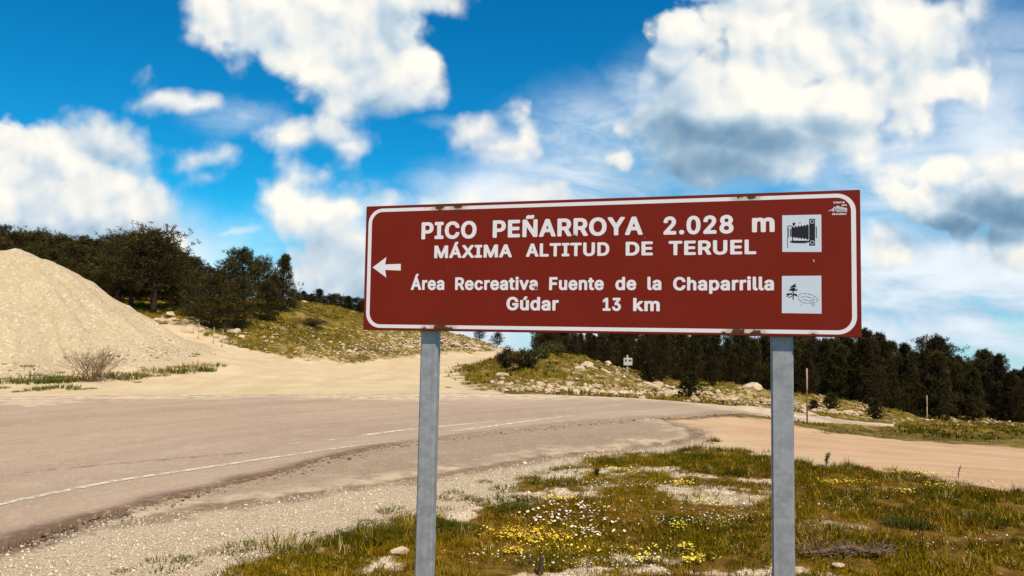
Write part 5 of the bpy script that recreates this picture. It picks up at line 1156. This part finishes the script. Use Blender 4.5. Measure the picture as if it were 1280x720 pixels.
words_part('lettering', [('PICO', 526.7,595.5, 277,298.6), ('PEÑARROYA', 615.8,803.5, 273,295.4), ('2.028', 829.3,917, 269.8,292.6), ('m', 940,968.3, 266.8,290.2)])
words_part('lettering', [('MÁXIMA', 542.8,640, 306.2,322.2), ('ALTITUD', 657.5,761.6, 303.6,320.4), ('DE', 782,816, 302,319.4), ('TERUEL', 835.8,945.3, 300.3,318.4)])
words_part('lettering', [('Área', 513.6,555.3, 346.5,362.4), ('Recreativa', 568.8,672, 346.4,362.5), ('Fuente', 686.4,754.7, 346.2,362.6), ('de', 769.2,795.3, 346,362.6), ('la', 809.2,826.7, 346,362.6), ('Chaparrilla', 841.4,967.5, 346,363)])
words_part('lettering', [('Gúdar', 633,698.3, 371.2,388), ('13', 753.3,776, 372.2,388.6), ('km', 791.4,824.7, 372.4,389)])
# pictogram: old bellows camera
def quad(x0, y0, x1, y1): return pxs(x0,y0, x1,y0, x1,y1, x0,y1)
g1 = pxs(977.7,269.2, 1026.6,268.2, 1026.9,315.0, 977.9,314.9)
p1 = link('pictogram', poly_mesh('pictogram_field', [g1], 0.0, mpic), sign); p1['label'] = 'white square with a black bellows camera'
bel = []
for i in range(6): bel += [(989.2+i*3.6, 285.2-i*.5), (991.0+i*3.6, 282.6-i*.5)]
bel += [(1010.9, 281.8), (1010.9, 298.8)]
for i in range(5, -1, -1): bel += [(991.0+i*3.6, 297.6+i*.4), (989.2+i*3.6, 295.4+i*.4)]
cam_shapes = [pxs(*[c for p in bel for c in p]), quad(1011.6,273.6,1018.8,306.9), quad(1019.9,283,1020.9,297.6), quad(987.6,286,988.6,295.6), quad(985.4,284.5,986.1,297),
              pxs(990.8,278.3, 994.6,278.6, 993.0,282.6, 991.0,281.6), pxs(986.5,302.3, 990,300.7, 1012,300.9, 1012,302.3, 1006,303.9, 991,303.6), quad(990.2,297.2,991.4,301), quad(984.2,283,984.8,310), pxs(984.2,283.4, 986.5,281.6, 990,283, 990,283.7, 986.6,282.4, 984.8,284), pxs(999,278.2, 1001,278, 1000.6,279, 999.2,279.1)]
link('camera_symbol', poly_mesh('camera_symbol', cam_shapes, -.0006, mblk), p1)
def circ(px, py, ro, ri, n=14):
    q0 = s2(px, py); k = (s2(px+1, py)[0]-q0[0]); o_ = [(q0[0]+ro*k*cos(2*pi*i/n), q0[1]+ro*k*sin(2*pi*i/n)) for i in range(n)]; i2 = [(q0[0]+ri*k*cos(2*pi*i/n), q0[1]+ri*k*sin(2*pi*i/n)) for i in range(n)]; return o_, i2
for cy_ in (277.2, 303.2):
    o_, i_2 = circ(1015.2, cy_, 2.7, 2.0); link('camera_wheel', ring_mesh('camera_wheel', o_, i_2, -.0013, mpic), p1)
# pictogram: pine and picnic table
p2 = link('pictogram', poly_mesh('pictogram_field', [pxs(977.4,345.0, 1026.6,344.6, 1027.0,392.1, 977.3,391.4)], 0.0, mpic), sign); p2['label'] = 'white square with a pine tree and a picnic table in outline'
tr_s = [quad(991.0,356,992.2,374.4), pxs(987,359, 991,356.5, 994,354.5, 995,356, 993.5,357, 996.5,358.6, 992,358.8, 989,359.4), pxs(985.6,362.6, 989,360.2, 994,359.6, 993.6,361, 996.8,363.6, 992.4,362.8, 991,364, 988,363), pxs(982.0,368.2, 984,367, 988,366.2, 991,367.2, 990,368.6, 987,368, 985,371, 983.2,370.6, 984.6,368.6), pxs(992,367.8, 994,366.6, 996,368.2, 997.5,370.6, 994.6,369.6, 992.2,368.9), pxs(986,371.6,991,369,991,370,987,372.2), pxs(997.2,361.2, 993,362.2, 992.2,363.4, 996.4,363.2)]
link('tree_symbol', poly_mesh('tree_symbol', tr_s, -.0006, mblk), p2)
mgr = plain('sign_grey_line', (0.22, 0.25, 0.30), .5)
def seg(x0, y0, x1, y1, w): 
    L = math.hypot(x1-x0, y1-y0); nx_, ny_ = -(y1-y0)/L*w/2, (x1-x0)/L*w/2; return pxs(x0+nx_, y0+ny_, x1+nx_, y1+ny_, x1-nx_, y1-ny_, x0-nx_, y0-ny_)
tb = []
for a in [(999,368,1003,366.8),(1004,366.7,1009,367),(1010,367.2,1015,368.8),(1016,369.2,1020,371.4),(1020.6,372,1023,375.4),(1022.6,376,1019,378),(1018,378.2,1009,378.6),(1008,378.6,1003,378),(1002,377.4,998,373.5),(998,372.8,998.6,369),(1001,371.5,1006,370.5),(1007,370.6,1014,372),(1003,374.5,1010,375.2),(1011,375.2,1018,376),(1015,372.6,1019,374.6),(1002.5,379.4,1001.5,383),(1014.4,379,1016.6,383.4),(1017.6,379,1018,382.4)]: tb.append(seg(*a, .5))
link('table_symbol', poly_mesh('table_symbol', tb, -.0006, mgr), p2)
# emblem: writing round a small building mark
em = words_part('emblem_text', [('Sierra', 1041.6,1055.6, 251.6,254.2), ('de', 1051.8,1058.6, 255.2,257.4), ('Gudar', 1040.0,1058.4, 266.2,268.6)])
mem = plain('emblem_white', (0.62, 0.58, 0.62), .5); eb = link('emblem', poly_mesh('emblem_shape', [pxs(1044,259.4, 1046,257.2, 1048.6,257, 1049.4,258.6, 1052.6,258.4, 1055,259.6, 1058.8,259.8, 1058.8,264.8, 1046.2,265.3, 1044.2,262.6), pxs(1036,263.2, 1040.4,261.4, 1042.6,258.2, 1043.6,257.6, 1042.8,262, 1043.4,264.4, 1041,264.4, 1039.6,262.8, 1036.2,264.4)], 0.0, mem), sign)
link('emblem_lines', poly_mesh('emblem_lines', [seg(1046,260, 1045.6,262.4, .5), seg(1047,260.4, 1049,262.6, .5), seg(1049,262.2, 1052,261.6, .5), seg(1052.4,262, 1057,263.2, .5), seg(1046,263.9, 1055,264, .4)], -.0006, plain('emblem_blue', (.12, .14, .22))), eb)
# little chips of paint
link('paint_chip', poly_mesh('paint_chip', [pxs(1016.4,324.2, 1017.6,324.6, 1017.8,327.6, 1016.8,327)], 0.0, mpic), sign)

# posts: galvanised rectangular tubes
def galv():
    m, t, b = material('galvanised_steel', .50, .4, .35); tc_ = t.node('ShaderNodeTexCoord'); pos = tc_.outputs['Object']
    v1 = t.voro(t.vmath('MULTIPLY', pos, (1, 1, .8)), 90, out='Color'); sp = t.node('ShaderNodeSeparateColor'); t.put(sp.inputs[0], v1)
    n = t.noise(pos, 22, 6, .7, .8); st = t.noise(t.vmath('MULTIPLY', pos, (60, 60, 2.2)), 1, 4, .6)
    c = t.mix(t.rng(n, .3, .7), (0.27, 0.265, 0.28), (0.43, 0.42, 0.435)); c = t.mix(t.math('MULTIPLY', sp.outputs[0], .4), c, (0.35, 0.352, 0.365)); c = t.mix(t.rng(st, .5, .7, 0, .35), c, (0.22, 0.215, 0.22))
    c = t.mix(t.rng(t.noise(pos, 9, 5, .7), .66, .75, 0, .6), c, (0.17, 0.12, 0.09))
    t.put(b.inputs['Base Color'], c); t.put(b.inputs['Roughness'], t.math('MULTIPLY_ADD', n, .25, .42)); t.put(b.inputs['Normal'], t.bump(n, .12, .004)); return m
MG = galv()
mshad = plain('black_plastic_cap', (0.03, .03, .03))
def post(xc, w, d, leanx, label):
    bm = bmesh.new(); zb_ = -.35; ztp = ZC+SH/2-.05
    box_bm(bm, -w/2, w/2, 0, d, zb_, ztp); bmesh.ops.bevel(bm, geom=[e_ for e_ in bm.edges if abs(e_.verts[0].co.z-e_.verts[1].co.z) > .5], offset=.006, segments=3, affect='EDGES')
    for v in bm.verts: v.co.x += xc+leanx*(v.co.z-(ZC-SH/2)); v.co.y += .0275
    o_ = link('post', bm_mesh('sign_post', bm, MG, False), sign); o_['label'] = label
    # seam weld and bracket bolts
    bm = bmesh.new()
    for zc_ in (ZC-.16, ZC+.16):
        box_bm(bm, xc-w*.5-.02, xc+w*.5+.02, .0275+d+.0005, .0275+d+.005, zc_-.02, zc_+.02)
    link('bracket', bm_mesh('bracket', bm, MG), o_)
xL = s2(535.3, 416)[0]; xR = s2(975.2, 424)[0]
_kL = 1.05
post(xL*1.012, .075, .045, .004, 'left galvanised post'); post(xR*1.012, .078, .045, -.002, 'right galvanised post')
print('post base spacing', xL, xR, 'gz', gz)
